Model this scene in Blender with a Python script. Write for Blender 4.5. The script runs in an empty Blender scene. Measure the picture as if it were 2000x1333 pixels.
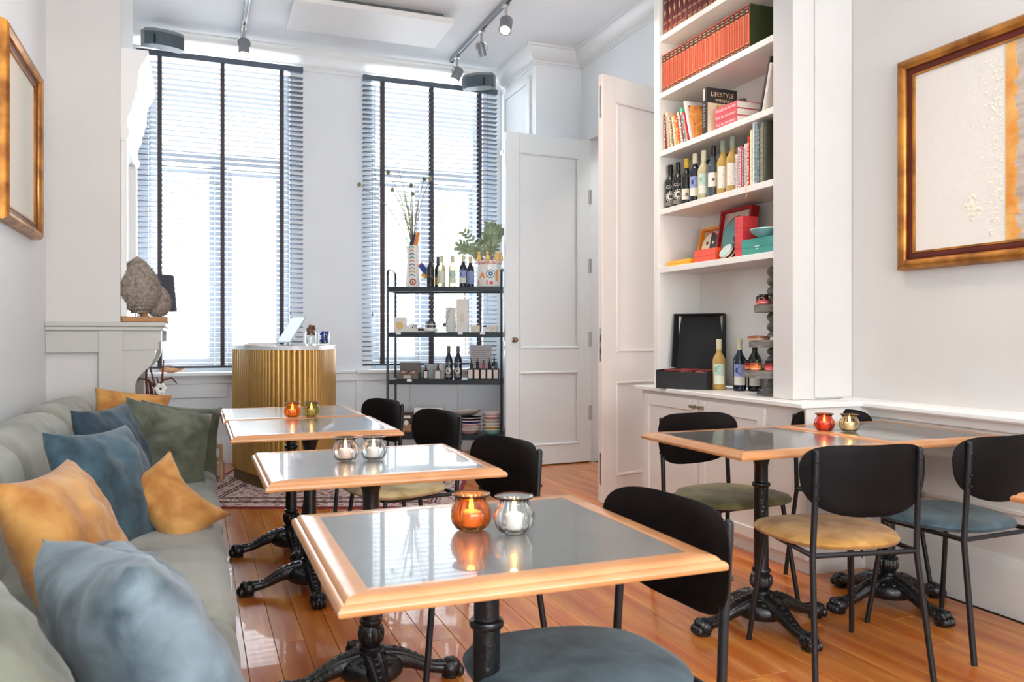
import bpy, bmesh, math, random
from math import sin, cos, pi, radians as R
from mathutils import Vector, Matrix, noise
C = bpy.context.scene.collection
sc = bpy.context.scene
rnd = random.Random(7)

# ------------------------------------------------------------------ camera, world, lights, exposure
cam_d = bpy.data.cameras.new('camera'); cam = bpy.data.objects.new('camera', cam_d); C.objects.link(cam)
cam.location = (0, 0, 1.155); cam.rotation_euler = (R(90), 0, R(-21.27))
cam_d.sensor_width = 36; cam_d.lens = 36*1580/2000; cam_d.shift_y = -0.00475
cam_d.clip_start = 0.02
cam_d.dof.use_dof = True; cam_d.dof.focus_distance = 4.6; cam_d.dof.aperture_fstop = 7.0
sc.camera = cam
sc.view_settings.view_transform = 'Standard'; sc.view_settings.look = 'None'
sc.view_settings.gamma = 1; sc.view_settings.use_curve_mapping = False
sc.view_settings.exposure = 0.46
w = bpy.data.worlds.new('sky'); sc.world = w; w.use_nodes = True
bg = w.node_tree.nodes['Background']; bg.inputs[0].default_value = (0.86, 0.93, 1.0, 1); bg.inputs[1].default_value = 2.6

def area(name, loc, rot, sx, sy, power, col):
    d = bpy.data.lights.new(name, 'AREA'); d.shape = 'RECTANGLE'; d.size = sx; d.size_y = sy
    d.energy = power; d.color = col
    o = bpy.data.objects.new(name, d); C.objects.link(o); o.location = loc; o.rotation_euler = [R(a) for a in rot]
    o['kind'] = 'helper'
    return o
def spot(name, loc, target, power, col, angle=50, blend=.6, size=.04):
    d = bpy.data.lights.new(name, 'SPOT'); d.energy = power; d.color = col
    d.spot_size = R(angle); d.spot_blend = blend; d.shadow_soft_size = size
    o = bpy.data.objects.new(name, d); C.objects.link(o); o.location = loc
    o.rotation_euler = (Vector(target)-Vector(loc)).to_track_quat('-Z', 'Y').to_euler()
    o['kind'] = 'helper'
    return o
# daylight through the two street windows, then two added fills aimed up at the ceiling
area('daylight_window_one', (0.2, 7.80, 2.21), (90, 0, 180), 1.18, 2.78, 44, (.85, .93, 1))
area('daylight_window_two', (2.145, 7.80, 2.21), (90, 0, 180), 1.12, 2.78, 42, (.85, .93, 1))
area('street_ceiling_fill', (1.2, 9.0, .1), (135, 0, 180), 3.8, 1.0, 1500, (.86, .94, 1))  # added area light outside, tilted up to brighten the far ceiling
area('rear_ceiling_fill', (1.1, -2.6, 1.2), (150, 0, 0), 3.6, 1.6, 225, (.97, .985, 1))  # added unseen fill behind the camera, tilted up to lift the ceiling
sd = bpy.data.lights.new('sun', 'SUN'); sd.energy = 2.6; sd.angle = R(2); sd.color = (1, .97, .9)
so = bpy.data.objects.new('sun', sd); C.objects.link(so); so.rotation_euler = (R(32), 0, R(-12)); so['kind'] = 'helper'

# ------------------------------------------------------------------ materials
MATS = {}
def hexc(h):
    v = [int(h[i:i+2], 16)/255 for i in (0, 2, 4)]
    return tuple(((x/12.92) if x <= .04045 else ((x+.055)/1.055)**2.4) for x in v)
def mat(name, col, rough=.5, metal=0, var=0, vscale=8, stretch=None, bump=0, bscale=60, spec=.5, coat=0,
        sheen=0, trans=0, ior=1.45, emit=0, ecol=None, objrand=0, col2=None, alpha=1, distort=0):
    if name in MATS: return MATS[name]
    if isinstance(col, str): col = hexc(col)
    if isinstance(col2, str): col2 = hexc(col2)
    m = bpy.data.materials.new(name); m.use_nodes = True; MATS[name] = m
    nt = m.node_tree; N = nt.nodes; L = nt.links; b = N['Principled BSDF']
    b.inputs['Base Color'].default_value = (*col, 1); b.inputs['Roughness'].default_value = rough
    b.inputs['Metallic'].default_value = metal; b.inputs['Specular IOR Level'].default_value = spec
    b.inputs['Coat Weight'].default_value = coat; b.inputs['Sheen Weight'].default_value = sheen
    b.inputs['Transmission Weight'].default_value = trans; b.inputs['IOR'].default_value = ior
    if emit:
        b.inputs['Emission Color'].default_value = (*(ecol or col), 1); b.inputs['Emission Strength'].default_value = emit
    tc = N.new('ShaderNodeTexCoord'); vec = tc.outputs['Object']
    if stretch:
        mp = N.new('ShaderNodeMapping'); mp.inputs['Scale'].default_value = stretch
        L.new(vec, mp.inputs[0]); vec = mp.outputs[0]
    if var or col2:
        nz = N.new('ShaderNodeTexNoise'); nz.inputs['Scale'].default_value = vscale; nz.inputs['Detail'].default_value = 5
        nz.inputs['Distortion'].default_value = distort
        L.new(vec, nz.inputs['Vector'])
        cr = N.new('ShaderNodeValToRGB')
        c2 = col2 or tuple(min(1, c*(1+var)) for c in col); c1 = tuple(c*(1-var) for c in col) if not col2 else col
        cr.color_ramp.elements[0].color = (*c1, 1); cr.color_ramp.elements[1].color = (*c2, 1)
        cr.color_ramp.elements[0].position = .34; cr.color_ramp.elements[1].position = .66
        L.new(nz.outputs[0], cr.inputs[0]); out = cr.outputs[0]
        if objrand:
            oi = N.new('ShaderNodeObjectInfo'); hs = N.new('ShaderNodeHueSaturation')
            mr = N.new('ShaderNodeMapRange'); mr.inputs[3].default_value = 1-objrand; mr.inputs[4].default_value = 1+objrand
            L.new(oi.outputs['Random'], mr.inputs[0]); L.new(mr.outputs[0], hs.inputs['Value'])
            L.new(out, hs.inputs['Color']); out = hs.outputs[0]
        L.new(out, b.inputs['Base Color'])
    if bump:
        n2 = N.new('ShaderNodeTexNoise'); n2.inputs['Scale'].default_value = bscale; n2.inputs['Detail'].default_value = 4
        L.new(vec, n2.inputs['Vector'])
        bp = N.new('ShaderNodeBump'); bp.inputs['Strength'].default_value = bump; bp.inputs['Distance'].default_value = .01
        L.new(n2.outputs[0], bp.inputs['Height']); L.new(bp.outputs[0], b.inputs['Normal'])
    return m
def plain(h, rough=.5, **k):
    return mat('paint_%s_%d' % (h, int(rough*100)), h, rough, **k)

W_WALL = mat('white_wall_paint', (.81, .83, .845), .6, var=.015, vscale=3, bump=.05, bscale=120)
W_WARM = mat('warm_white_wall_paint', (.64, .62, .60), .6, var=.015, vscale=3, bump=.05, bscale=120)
W_CEIL = mat('ceiling_white', (.90, .915, .93), .7, var=.01, vscale=2)
W_TRIM = mat('white_satin_trim', (.80, .80, .79), .35, var=.01, vscale=4)
W_SHELF = mat('cream_satin_joinery', (.80, .77, .725), .4, var=.015, vscale=5)
W_GREY = mat('greige_satin_paint', (.53, .515, .485), .45, var=.015, vscale=5)
OAKF = mat('floor_plank_wood', 'bb5c1c', .28, col2='e09446', vscale=5, stretch=(3, .30, 3), bump=.05, bscale=30, objrand=.14, coat=.35, distort=.3)
BLACKM = mat('black_powder_coated_steel', (.012, .012, .014), .42, var=.1)
IRON = mat('black_cast_iron_gloss', (.010, .010, .011), .28, bump=.35, bscale=70, coat=.3)
SHELL = mat('black_stained_plywood', (.007, .005, .005), .5, spec=.12, var=.15, vscale=12, bump=.05, bscale=200)
SLATE = mat('dark_slate_laminate', (.085, .086, .082), .30, var=.2, vscale=5, spec=1.0, coat=.5)
EDGE = mat('varnished_beech_edge', 'bd7c48', .3, col2='cf9462', vscale=3, stretch=(2, 2, 8), coat=.4)
SOFA = mat('sage_green_velvet', '73736a', .8, col2='a3a296', vscale=3.2, bump=.18, bscale=180, sheen=.2)
BRASS = mat('gold_painted_fluting', 'c99c55', .30, metal=.4, var=.08, vscale=3)
CHROME = mat('brushed_chrome', (.55, .53, .5), .25, metal=1)
GUN = mat('grey_speaker_plastic', (.075, .10, .115), .5, var=.1)
GUNL = mat('light_grey_plastic', (.22, .24, .25), .5, var=.05)
GLASS = mat('clear_glass', (.98, 1, .99), .02, trans=1, ior=1.42)
PANE = mat('window_pane_glass', (.9, .95, 1), .0)
_N = PANE.node_tree.nodes; _tr = _N.new('ShaderNodeBsdfTransparent'); _mx = _N.new('ShaderNodeMixShader'); _mx.inputs[0].default_value = .05
PANE.node_tree.links.new(_tr.outputs[0], _mx.inputs[1]); PANE.node_tree.links.new(_N['Principled BSDF'].outputs[0], _mx.inputs[2])
PANE.node_tree.links.new(_mx.outputs[0], _N['Material Output'].inputs[0])
WHITE = mat('white_glazed', (.82, .81, .79), .3)
PAPER = mat('off_white_card', (.78, .74, .68), .6, var=.02)

# ------------------------------------------------------------------ mesh helpers
class MB:
    def __init__(s): s.bm = bmesh.new(); s.mats = []; s.mi = 0
    def m(s, material):
        if material not in s.mats: s.mats.append(material)
        s.mi = s.mats.index(material); return s
    def _tag(s, faces):
        for f in faces: f.material_index = s.mi
    def box(s, a, b, bev=0, mtx=None, seg=1):
        a = Vector(a); b = Vector(b)
        M = Matrix.Translation((a+b)/2) @ Matrix.Diagonal((*[max(abs(x), 1e-5) for x in (b-a)], 1))
        g = bmesh.ops.create_cube(s.bm, size=1, matrix=M)
        vs = g['verts']; fs = set(f for v in vs for f in v.link_faces)
        if bev:
            es = list(set(e for v in vs for e in v.link_edges))
            r = bmesh.ops.bevel(s.bm, geom=es, offset=bev, segments=seg, affect='EDGES', profile=.5)
            vs = list(set(v for f in r['faces'] for v in f.verts))
            fs = set(f for v in vs for f in v.link_faces)
        s._tag(fs)
        if mtx is not None: bmesh.ops.transform(s.bm, matrix=mtx, verts=list(vs))
        return s
    def faces(s, verts, faces, mtx=None):
        vs = [s.bm.verts.new(mtx @ Vector(v) if mtx is not None else v) for v in verts]
        for f in faces:
            try: s.bm.faces.new([vs[i] for i in f]).material_index = s.mi
            except ValueError: pass
        return s
    def lathe(s, prof, n=24, mtx=None, cap=True, flute=0, nf=16, close=False):
        vs = []; fs = []
        for r, z in prof:
            for k in range(n):
                a = 2*pi*k/n; rr = r*(1+flute*cos(nf*a)) if r > .001 else r
                vs.append((rr*cos(a), rr*sin(a), z))
        m = len(prof)
        for i in range(m-1 if not close else m):
            for k in range(n):
                j = (i+1) % m
                fs.append((i*n+k, i*n+(k+1) % n, j*n+(k+1) % n, j*n+k))
        if cap and not close:
            fs.append(tuple(reversed(range(n)))); fs.append(tuple(range((m-1)*n, m*n)))
        return s.faces(vs, fs, mtx)
    def tube(s, pts, r, n=10, mtx=None, cap=True, flat=1):
        pts = [Vector(p) for p in pts]; rs = r if isinstance(r, (list, tuple)) else [r]*len(pts)
        vs = []; fs = []; up = None
        for i, p in enumerate(pts):
            t = (pts[min(i+1, len(pts)-1)]-pts[max(i-1, 0)]).normalized()
            if up is None:
                up = Vector((0, 0, 1)) if abs(t.z) < .9 else Vector((1, 0, 0))
            x = t.cross(up)
            if x.length < 1e-4: x = t.cross(Vector((1, .3, 0)))
            x.normalize(); y = x.cross(t).normalized(); up = y
            for k in range(n):
                a = 2*pi*k/n; vs.append(p+x*(rs[i]*cos(a))+y*(rs[i]*flat*sin(a)))
        for i in range(len(pts)-1):
            for k in range(n):
                fs.append((i*n+k, i*n+(k+1) % n, (i+1)*n+(k+1) % n, (i+1)*n+k))
        if cap: fs.append(tuple(reversed(range(n)))); fs.append(tuple(range((len(pts)-1)*n, len(pts)*n)))
        return s.faces(vs, fs, mtx)
    def prism(s, poly, d0, d1, axis='z', mtx=None):
        n = len(poly)
        def P(p, d):
            return {'z': (p[0], p[1], d), 'y': (p[0], d, p[1]), 'x': (d, p[0], p[1])}[axis]
        vs = [P(p, d0) for p in poly]+[P(p, d1) for p in poly]
        fs = [tuple(range(n)), tuple(reversed(range(n, 2*n)))]+[(i, i+n, (i+1) % n+n, (i+1) % n) for i in range(n)]
        return s.faces(vs, fs, mtx)
    def ball(s, c, r, n=12, sc=(1, 1, 1), mtx=None):
        M = Matrix.Translation(c) @ Matrix.Diagonal((r*sc[0], r*sc[1], r*sc[2], 1))
        if mtx is not None: M = mtx @ M
        g = bmesh.ops.create_uvsphere(s.bm, u_segments=n, v_segments=max(6, n*2//3), radius=1, matrix=M)
        s._tag(set(f for v in g['verts'] for f in v.link_faces)); return s
    def build(s, name, parent=None, material=None, ang=35, loc=None):
        bmesh.ops.recalc_face_normals(s.bm, faces=s.bm.faces[:])
        me = bpy.data.meshes.new(name); s.bm.to_mesh(me); s.bm.free()
        for m_ in ([material] if material else s.mats): me.materials.append(m_)
        for p in me.polygons: p.use_smooth = True
        me.set_sharp_from_angle(angle=R(ang))
        o = bpy.data.objects.new(name, me); C.objects.link(o)
        if parent: o.parent = parent
        if loc: o.location = loc
        return o
def bx(name, a, b, m, parent=None, bev=0, seg=1):
    return MB().box(a, b, bev, seg=seg).build(name, parent, m)
def thing(name, label, cat, loc=(0, 0, 0), rz=0, group=None):
    o = bpy.data.objects.new(name, None); C.objects.link(o); o.location = loc; o.rotation_euler = (0, 0, rz)
    o.empty_display_size = .1
    return tag(o, label, cat, group)
def tag(o, label, cat, group=None):
    o['label'] = label; o['category'] = cat; o['kind'] = 'thing'
    if group: o['group'] = group
    return o
def struct(o, label=None):
    o['kind'] = 'structure'
    if label: o['label'] = label
    return o
def dup(root, loc=None, rz=None, label=None, group=None):
    r = root.copy(); C.objects.link(r)
    if loc is not None: r.location = loc
    if rz is not None: r.rotation_euler = (0, 0, rz)
    if label: r['label'] = label
    if group: r['group'] = group
    for ch in list(root.children):
        c = ch.copy(); C.objects.link(c); c.parent = r
        for g in ch.children:
            d = g.copy(); C.objects.link(d); d.parent = c
    return r
def put(o, loc, rot=None):
    o.location = loc
    if rot: o.rotation_euler = rot
    return o
_tx = {}
def text_geo(s, size=1, align='CENTER'):
    k = (s, align)
    if k not in _tx:
        cu = bpy.data.curves.new('t', 'FONT'); cu.body = s; cu.size = 1; cu.align_x = align; cu.resolution_u = 2
        o = bpy.data.objects.new('t', cu); C.objects.link(o)
        me = bpy.data.meshes.new_from_object(o)
        _tx[k] = ([v.co[:] for v in me.vertices], [tuple(p.vertices) for p in me.polygons])
        bpy.data.objects.remove(o); bpy.data.curves.remove(cu); bpy.data.meshes.remove(me)
    v, f = _tx[k]
    return [(x*size, y*size, 0) for x, y, z in v], f
def bar_rails(parent, name, w, h, prof, m, plane='xy', z0=0):
    """four mitred rails round a w x h rectangle centred on the origin; prof = [(inset, height)...] closed section"""
    cs = [(-w/2, -h/2), (w/2, -h/2), (w/2, h/2), (-w/2, h/2)]
    out = []
    for k in range(4):
        a, b = cs[k], cs[(k+1) % 4]
        vs = []
        for c in (a, b):
            for i, z in prof:
                x = c[0]-math.copysign(i, c[0]); y = c[1]-math.copysign(i, c[1])
                vs.append((x, y, z+z0) if plane == 'xy' else (x, z+z0, y))
        n = len(prof)
        fs = [tuple(range(n)), tuple(reversed(range(n, 2*n)))]+[(i, i+n, (i+1) % n+n, (i+1) % n) for i in range(n)]
        b_ = MB(); b_.faces(vs, fs); out.append(b_.build(name, parent, m, ang=50))
    return out
def rbox(w, d, h, r, puff=0, n=10, wob=0, seed=0, taper=0):
    """rounded puffy cushion, centred; returns MB"""
    b = MB(); idx = {}; vs = []; fs = []
    hw, hd, hh = w/2, d/2, h/2
    def key(p): return tuple(round(x, 5) for x in p)
    def add(p):
        k = key(p)
        if k in idx: return idx[k]
        q = Vector((p[0]*hw, p[1]*hd, p[2]*hh)); inn = Vector([max(-(H_-r), min(H_-r, q[i])) for i, H_ in enumerate((hw, hd, hh))])
        dd = q-inn
        if dd.length > 1e-9:
            # spread samples on the rounding
            dd = Vector([math.tan(pi/4*max(-1, min(1, x/r)))*r for x in dd]); 
            q = inn+dd.normalized()*r
        f = (1-p[0]**2)*(1-p[1]**2)
        q.z += puff*f**.6*p[2]
        q.y += puff*.6*((1-p[0]**2)*(1-p[2]**2))**.6*p[1]
        q.x += puff*.4*((1-p[1]**2)*(1-p[2]**2))**.6*p[0]
        if wob:
            nn = noise.noise_vector(Vector((q.x*4+seed, q.y*4, q.z*4)))
            q += nn*wob
        q.y *= 1
        idx[k] = len(vs); vs.append(q); return idx[k]
    # non uniform coordinates so the rounding gets samples
    def coords(H_):
        e = [1-(r/H_)*t for t in (0, .33, .66, 1)]
        inner = [e[-1]*(1-2*i/n) for i in range(1, n)]
        c = e+inner+[-x for x in reversed(e)]
        return sorted(set(round(x, 6) for x in c))
    cx, cy, cz = coords(hw), coords(hd), coords(hh)
    def face(A, B, fn):
        for i in range(len(A)-1):
            for j in range(len(B)-1):
                fs.append((add(fn(A[i], B[j])), add(fn(A[i+1], B[j])), add(fn(A[i+1], B[j+1])), add(fn(A[i], B[j+1]))))
    for s_ in (-1, 1):
        face(cx, cy, lambda x, y: (x, y, s_)); face(cx, cz, lambda x, y: (x, s_, y)); face(cy, cz, lambda x, y: (s_, x, y))
    b.faces(vs, fs); return b

# ------------------------------------------------------------------ room shell
HC = 3.82
XL, XR = -.87, 3.17
fl = struct(bx('floor', (-.87, -3.2, -.08), (5.2, 8.0, -.006), mat('dark_subfloor', (.10, .045, .02), .6)))
# floor boards: separate planks running away from the camera
pw = .108
pidx = 0
plank_meshes = {}
x = -.05
row = 0
while x < 3.4:
    y = .55 + rnd.uniform(-.5, .2) - .6
    while y < 7.78:
        ln = rnd.choice((1.2, 1.5, 1.8, 2.1))
        y1 = min(y+ln, 7.8)
        if y1-y > .05 and y1 > .40*x+.55 and not (x > 3.05 and y1 < 4.5):
            k = round(y1-y, 1)
            o = bx('floor_plank', (0, 0, -.012), (pw-.0018, y1-y-.0018, 0), OAKF, fl, .0012)
            o.location = (x, y, 0)
            pidx += 1
        y = y1
    x += pw
for i in range(9):
    o = bx('floor_plank', (0, 0, -.012), (1.9-.002, .14-.002, 0), OAKF, fl, .001); o.location = (3.39, 5.2+.14*i, 0)

def wall_with_holes(name, axis, pos, th, u0, u1, z0, z1, holes, m):
    """slab along axis with rectangular holes [(a,b,za,zb)] side by side in order"""
    b = MB()
    def seg(a, c, za, zb):
        if c-a < 1e-4 or zb-za < 1e-4: return
        if axis == 'x': b.box((a, pos, za), (c, pos+th, zb))
        else: b.box((pos, a, za), (pos+th, c, zb))
    u = u0
    for a, c, za, zb in holes:
        seg(u, a, z0, z1); seg(a, c, z0, za); seg(a, c, zb, z1); u = c
    seg(u, u1, z0, z1)
    return struct(b.build(name, None, m, ang=20))
wall_with_holes('wall_far', 'x', 7.8, .25, XL, 3.6, 0, HC, [(-.40, .81, .80, 3.62), (1.57, 2.72, .80, 3.62)], W_WALL)
struct(bx('wall_left', (XL-.2, -3.2, 0), (XL, 8.0, HC), W_WALL))
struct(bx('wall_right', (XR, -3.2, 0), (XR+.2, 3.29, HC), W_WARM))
wall_with_holes('wall_doorway', 'y', 3.38, .22, 4.64, 8.0, 0, HC, [(5.16, 6.68, 0, 2.96)], W_WALL)
struct(bx('wall_hall', (5.0, 4.2, 0), (5.2, 8.2, HC), W_WALL))
struct(bx('wall_hall_end', (3.6, 8.0, 0), (5.2, 8.2, HC), W_WALL))
struct(bx('wall_hall_near', (3.6, 4.2, 0), (5.2, 4.4, HC), W_WALL))
wall_with_holes('wall_rear', 'x', -3.2, .15, XL, XR, 0, HC, [(-.3, 2.5, 1.0, 2.7)], W_WALL)  # opening added behind the camera so sky light fills the room
struct(bx('ceiling', (XL-.2, -3.2, HC), (5.2, 8.05, HC+.15), W_CEIL))
struct(bx('wall_pier', (2.915, 6.88, 0), (3.38, 7.8, HC), W_WALL))
# pier side panel framing (above and beside the shelf rack)
t1 = MB()
for a, b_ in (((2.895, 7.0, .85), (2.915, 7.06, 3.6)), ((2.895, 7.66, .85), (2.915, 7.72, 3.6)), ((2.895, 7.06, 3.54), (2.915, 7.66, 3.6)), ((2.885, 6.98, 3.0), (2.915, 7.74, 3.05)), ((2.895, 7.06, 2.86), (2.915, 7.66, 2.92))):
    t1.box(a, b_, .004)
struct(t1.build('trim_pier_panel', None, W_TRIM))
# cornice
def cornice(name, p0, p1, nrm, top=HC-.0006, h=.15, d=.13, m0=0, m1=0):
    """moulded cornice from p0 to p1 (xy), projecting along nrm"""
    prof = [(0, 0), (d, 0), (d, -.018), (d*.88, -.024), (d*.84, -.045), (d*.60, -.085), (d*.38, -.115), (d*.22, -.122), (d*.22, -.135), (d*.1, -.14), (d*.08, -h), (0, -h)]
    vs = []
    dr = (Vector(p1)-Vector(p0)).normalized()
    for p, mt in ((p0, -m0), (p1, m1)):
        for i, z in prof: vs.append((p[0]+nrm[0]*i+dr.x*i*mt, p[1]+nrm[1]*i+dr.y*i*mt, top+z))
    n = len(prof)
    b = MB(); b.faces(vs, [tuple(range(n)), tuple(reversed(range(n, 2*n)))]+[(i, i+n, (i+1) % n+n, (i+1) % n) for i in range(n)])
    return struct(b.build(name, None, W_TRIM))
cornice('trim_1', (XL, 7.8), (2.915, 7.8), (0, -1), HC-.0006, .17, .16)
cornice('trim_2', (2.915, 7.8), (2.915, 6.88), (-1, 0), m1=1)
cornice('trim_3', (2.915, 6.88), (3.38, 6.88), (0, -1), m0=1)
cornice('trim_4', (3.38, 6.88), (3.38, 4.64), (-1, 0))
# baseboards and dado
def skirting(name, p0, p1, nrm, h=.22, th=.022, m=W_TRIM):
    prof = [(0, 0), (th, 0), (th, h-.04), (th*.7, h-.025), (th*.45, h-.008), (th*.3, h), (0, h)]
    vs = [(p[0]+nrm[0]*i, p[1]+nrm[1]*i, z) for p in (p0, p1) for i, z in prof]; n = len(prof)
    b = MB(); b.faces(vs, [tuple(range(n)), tuple(reversed(range(n, 2*n)))]+[(i, i+n, (i+1) % n+n, (i+1) % n) for i in range(n)])
    return struct(b.build(name, None, m))
skirting('baseboard_far', (XL, 7.8), (2.915, 7.8), (0, -1), .24)
skirting('baseboard_right', (3.135, -3.2), (3.135, 3.3), (-1, 0), .24, .03, W_SHELF)
skirting('baseboard_pier', (2.915, 7.8), (2.915, 6.88), (-1, 0), .2)
struct(bx('trim_dado_right', (3.135, -3.2, 0), (3.17, 3.29, .80), W_SHELF))
b = MB(); b.prism([(3.17, .80), (3.075, .80), (3.068, .808), (3.068, .822), (3.078, .83), (3.10, .836), (3.17, .84)], -3.2, 3.28, 'y'); b.box((3.12, -3.2, .755), (3.136, 3.28, .80), .003)
struct(b.build('trim_chair_rail_right', None, W_TRIM))
struct(bx('trim_wainscot_right', (3.125, -3.2, .42), (3.136, 3.2, .44), W_SHELF, bev=.003))
# dado below the street windows: rail, stiles, sill
b = MB()
b.box((XL, 7.775, .725), (2.915, 7.80, .80), .004)
for xx in (.93, 1.42, 1.95, 2.45): b.box((xx, 7.782, .24), (xx+.06, 7.80, .73), .003)
b.box((XL, 7.782, .62), (2.915, 7.80, .73), .003) if False else None
struct(b.build('trim_dado_far', None, W_TRIM))
struct(bx('trim_sill_1', (-.52, 7.66, .80), (.93, 7.86, .832), W_TRIM, bev=.006))
struct(bx('trim_sill_2', (1.42, 7.70, .80), (2.86, 7.86, .832), W_TRIM, bev=.006))
struct(bx('trim_rail_between', (.93, 7.76, .80), (1.42, 7.80, .83), W_TRIM, bev=.006))
struct(bx('trim_heater_cover', (XL, 7.785, .60), (.26, 7.80, .725), W_TRIM, bev=.004))

# windows
FRW = mat('window_frame_white', (.62, .66, .70), .4)
def window(n, x0, x1):
    t = bpy.data.objects.new('window_%d' % n, None); C.objects.link(t); struct(t)
    z0, z1 = .80, 3.62; y0, y1 = 7.93, 8.0
    xm = (x0+x1)/2
    b = MB()
    b.box((x0, y0, z0), (x0+.07, y1, z1), .006); b.box((x1-.07, y0, z0), (x1, y1, z1), .006)
    b.box((x0+.07, y0, z0), (x1-.07, y1, z0+.09), .006); b.box((x0+.07, y0, z1-.07), (x1-.07, y1, z1), .006)
    b.build('window_frame', t, FRW)
    bx('transom', (x0+.07, y0-.02, 2.70), (x1-.07, y1, 2.84), FRW, t, .008)
    bx('mullion', (xm-.06, y0-.02, z0+.09), (xm+.06, y1, 2.70), FRW, t, .008)
    for a, c in ((x0+.07, xm-.06), (xm+.06, x1-.07)):
        b = MB()
        b.box((a, 7.95, z0+.09), (a+.045, 7.99, 2.70), .004); b.box((c-.045, 7.95, z0+.09), (c, 7.99, 2.70), .004)
        b.box((a+.045, 7.95, z0+.09), (c-.045, 7.99, z0+.15), .004); b.box((a+.045, 7.95, 2.64), (c-.045, 7.99, 2.70), .004)
        s_ = b.build('sash', t, FRW)
        bx('pane', (a+.045, 7.968, z0+.15), (c-.045, 7.972, 2.64), PANE, s_)
    bx('pane', (x0+.07, 7.968, 2.84), (x1-.07, 7.972, z1-.07), PANE, t)
window(1, -.40, .81); window(2, 1.57, 2.72)

# ------------------------------------------------------------------ venetian blinds
SLAT = mat('grey_blue_blind_slat', (.10, .12, .155), .35, var=.06, vscale=4)
TAPE = mat('dark_mauve_ladder_tape', (.07, .055, .06), .7, var=.1)
def blind(x0, x1, tapes, label, ztop=3.645, zbot=.872):
    yc = 7.70
    t = thing('venetian_blind', label, 'blind', ((x0+x1)/2, yc, zbot), 0, 'venetian blinds in the street windows')
    w_ = x1-x0
    bx('head_rail', (-w_/2, -.03, ztop-zbot-.05), (w_/2, .03, ztop-zbot), SLAT, t, .003)
    bx('bottom_rail', (-w_/2, -.027, 0), (w_/2, .027, .02), mat('dark_bottom_rail', (.05, .055, .07), .4), t, .004)
    b = MB(); n_ = 6
    prof = [(-.025+.05*i/n_, .0022*(1-(2*i/n_-1)**2)) for i in range(n_+1)]
    poly = [(y, z) for y, z in prof]+[(y, z-.0026) for y, z in reversed(prof)]
    b.prism(poly, -w_/2, w_/2, 'x')
    s0 = b.build('slat', t, SLAT); s0.rotation_euler = (R(-11), 0, 0)
    pitch = .0452; k = 0; z = .05
    while z < ztop-zbot-.06:
        o = s0 if k == 0 else s0.copy()
        if k: C.objects.link(o)
        o.location = (0, 0, z); k += 1; z += pitch
    for tx in tapes:
        b = MB(); xx = tx-(x0+x1)/2
        b.box((xx-.017, -.0290, .01), (xx+.017, -.0275, ztop-zbot-.01)); b.box((xx-.017, .0275, .01), (xx+.017, .0290, ztop-zbot-.01))
        b.build('ladder_tape', t, TAPE)
    for sx in (-1, 1):
        b = MB(); xx = sx*(w_/2-.11); b.tube([(xx, -.034, .5), (xx, -.034, ztop-zbot-.03)], .0012, 5)
        b.build('lift_cord', t, TAPE)
blind(-.49, .915, (-.304, .212, .724), 'wide grey venetian blind in the left window, behind the gold counter')
blind(1.47, 2.83, (1.66, 2.145, 2.644), 'grey venetian blind in the right window, behind the black shelf rack')
for xx, ln in ((.80, 1.35), (1.555, 1.3)):
    b = MB(); b.tube([(0, 0, 0), (0, 0, 1.5)], .0015, 5); b.lathe([(.003, -.035), (.006, -.03), (.006, -.008), (.002, 0)], 8)
    o = b.build('blind_cord', None, TAPE); o.location = (xx, 7.655, 1.38)
    tag(o, 'thin blind cord with dark tassel on the %s window' % ('left' if xx < 1 else 'right'), 'blind cord')

# ------------------------------------------------------------------ outside
o = struct(bx('ground_street', (-12, 8.05, -.5), (16, 30, -.4), mat('pale_street_paving', (.5, .5, .48), .9, var=.1, vscale=2)))
def facade():
    t = thing('house', 'pale brick house with white windows across the street', 'house', (2, 17, -.4))
    m = mat('pale_cream_brick', (.62, .56, .48), .9, var=.12, vscale=14)
    wm = mat('facade_window_glass', (.42, .46, .5), .3)
    b = MB(); b.box((-12, 0, 0), (12, 1, 8)); b.build('wall', t, m)
    for i in range(-5, 6):
        for z in (.9, 4.2):
            f = bx('window', (i*2.1-.55, -.06, z), (i*2.1+.55, .0, z+1.9), WHITE, t)
            bx('pane', (i*2.1-.46, -.075, z+.1), (i*2.1+.46, -.06, z+1.8), wm, f)
facade()
LEAFG = mat('garden_leaf_green', (.30, .40, .18), .6, var=.4, vscale=6)
def leaf_clump(name, label, cat, loc, rx, ry, rz, n, size, seed, m=LEAFG, group=None):
    r_ = random.Random(seed); b = MB()
    for i in range(n):
        a = r_.uniform(0, 2*pi); u = r_.uniform(-1, 1); q = r_.random()**.4
        p = Vector((rx*q*cos(a)*math.sqrt(1-u*u), ry*q*sin(a)*math.sqrt(1-u*u), rz*(q*u+1)))
        M = Matrix.Translation(p) @ Matrix.Rotation(r_.uniform(0, 6.3), 4, 'Z') @ Matrix.Rotation(r_.uniform(-1.2, 1.2), 4, 'X')
        s_ = size*r_.uniform(.7, 1.3)
        b.faces([(0, -s_, 0), (s_*.4, 0, s_*.12), (0, s_, 0), (-s_*.4, 0, s_*.12)], [(0, 1, 2), (0, 2, 3)], M)
    o = b.build(name, None, m); o.location = loc
    return tag(o, label, cat, group)
for i, (px, h_) in enumerate(((-.6, .62), (.35, .66), (1.4, .58), (2.5, .68), (3.5, .62))):
    leaf_clump('garden_bush', 'green bush outside the %s' % ('left window, at its left end', 'left window, behind the counter', 'wall between the windows', 'right window, behind the shelf rack', 'right window, at its right end')[i],
               'bush', (px, 9.9, -.4), .50, .35, h_, 700, .06, i)
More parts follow.
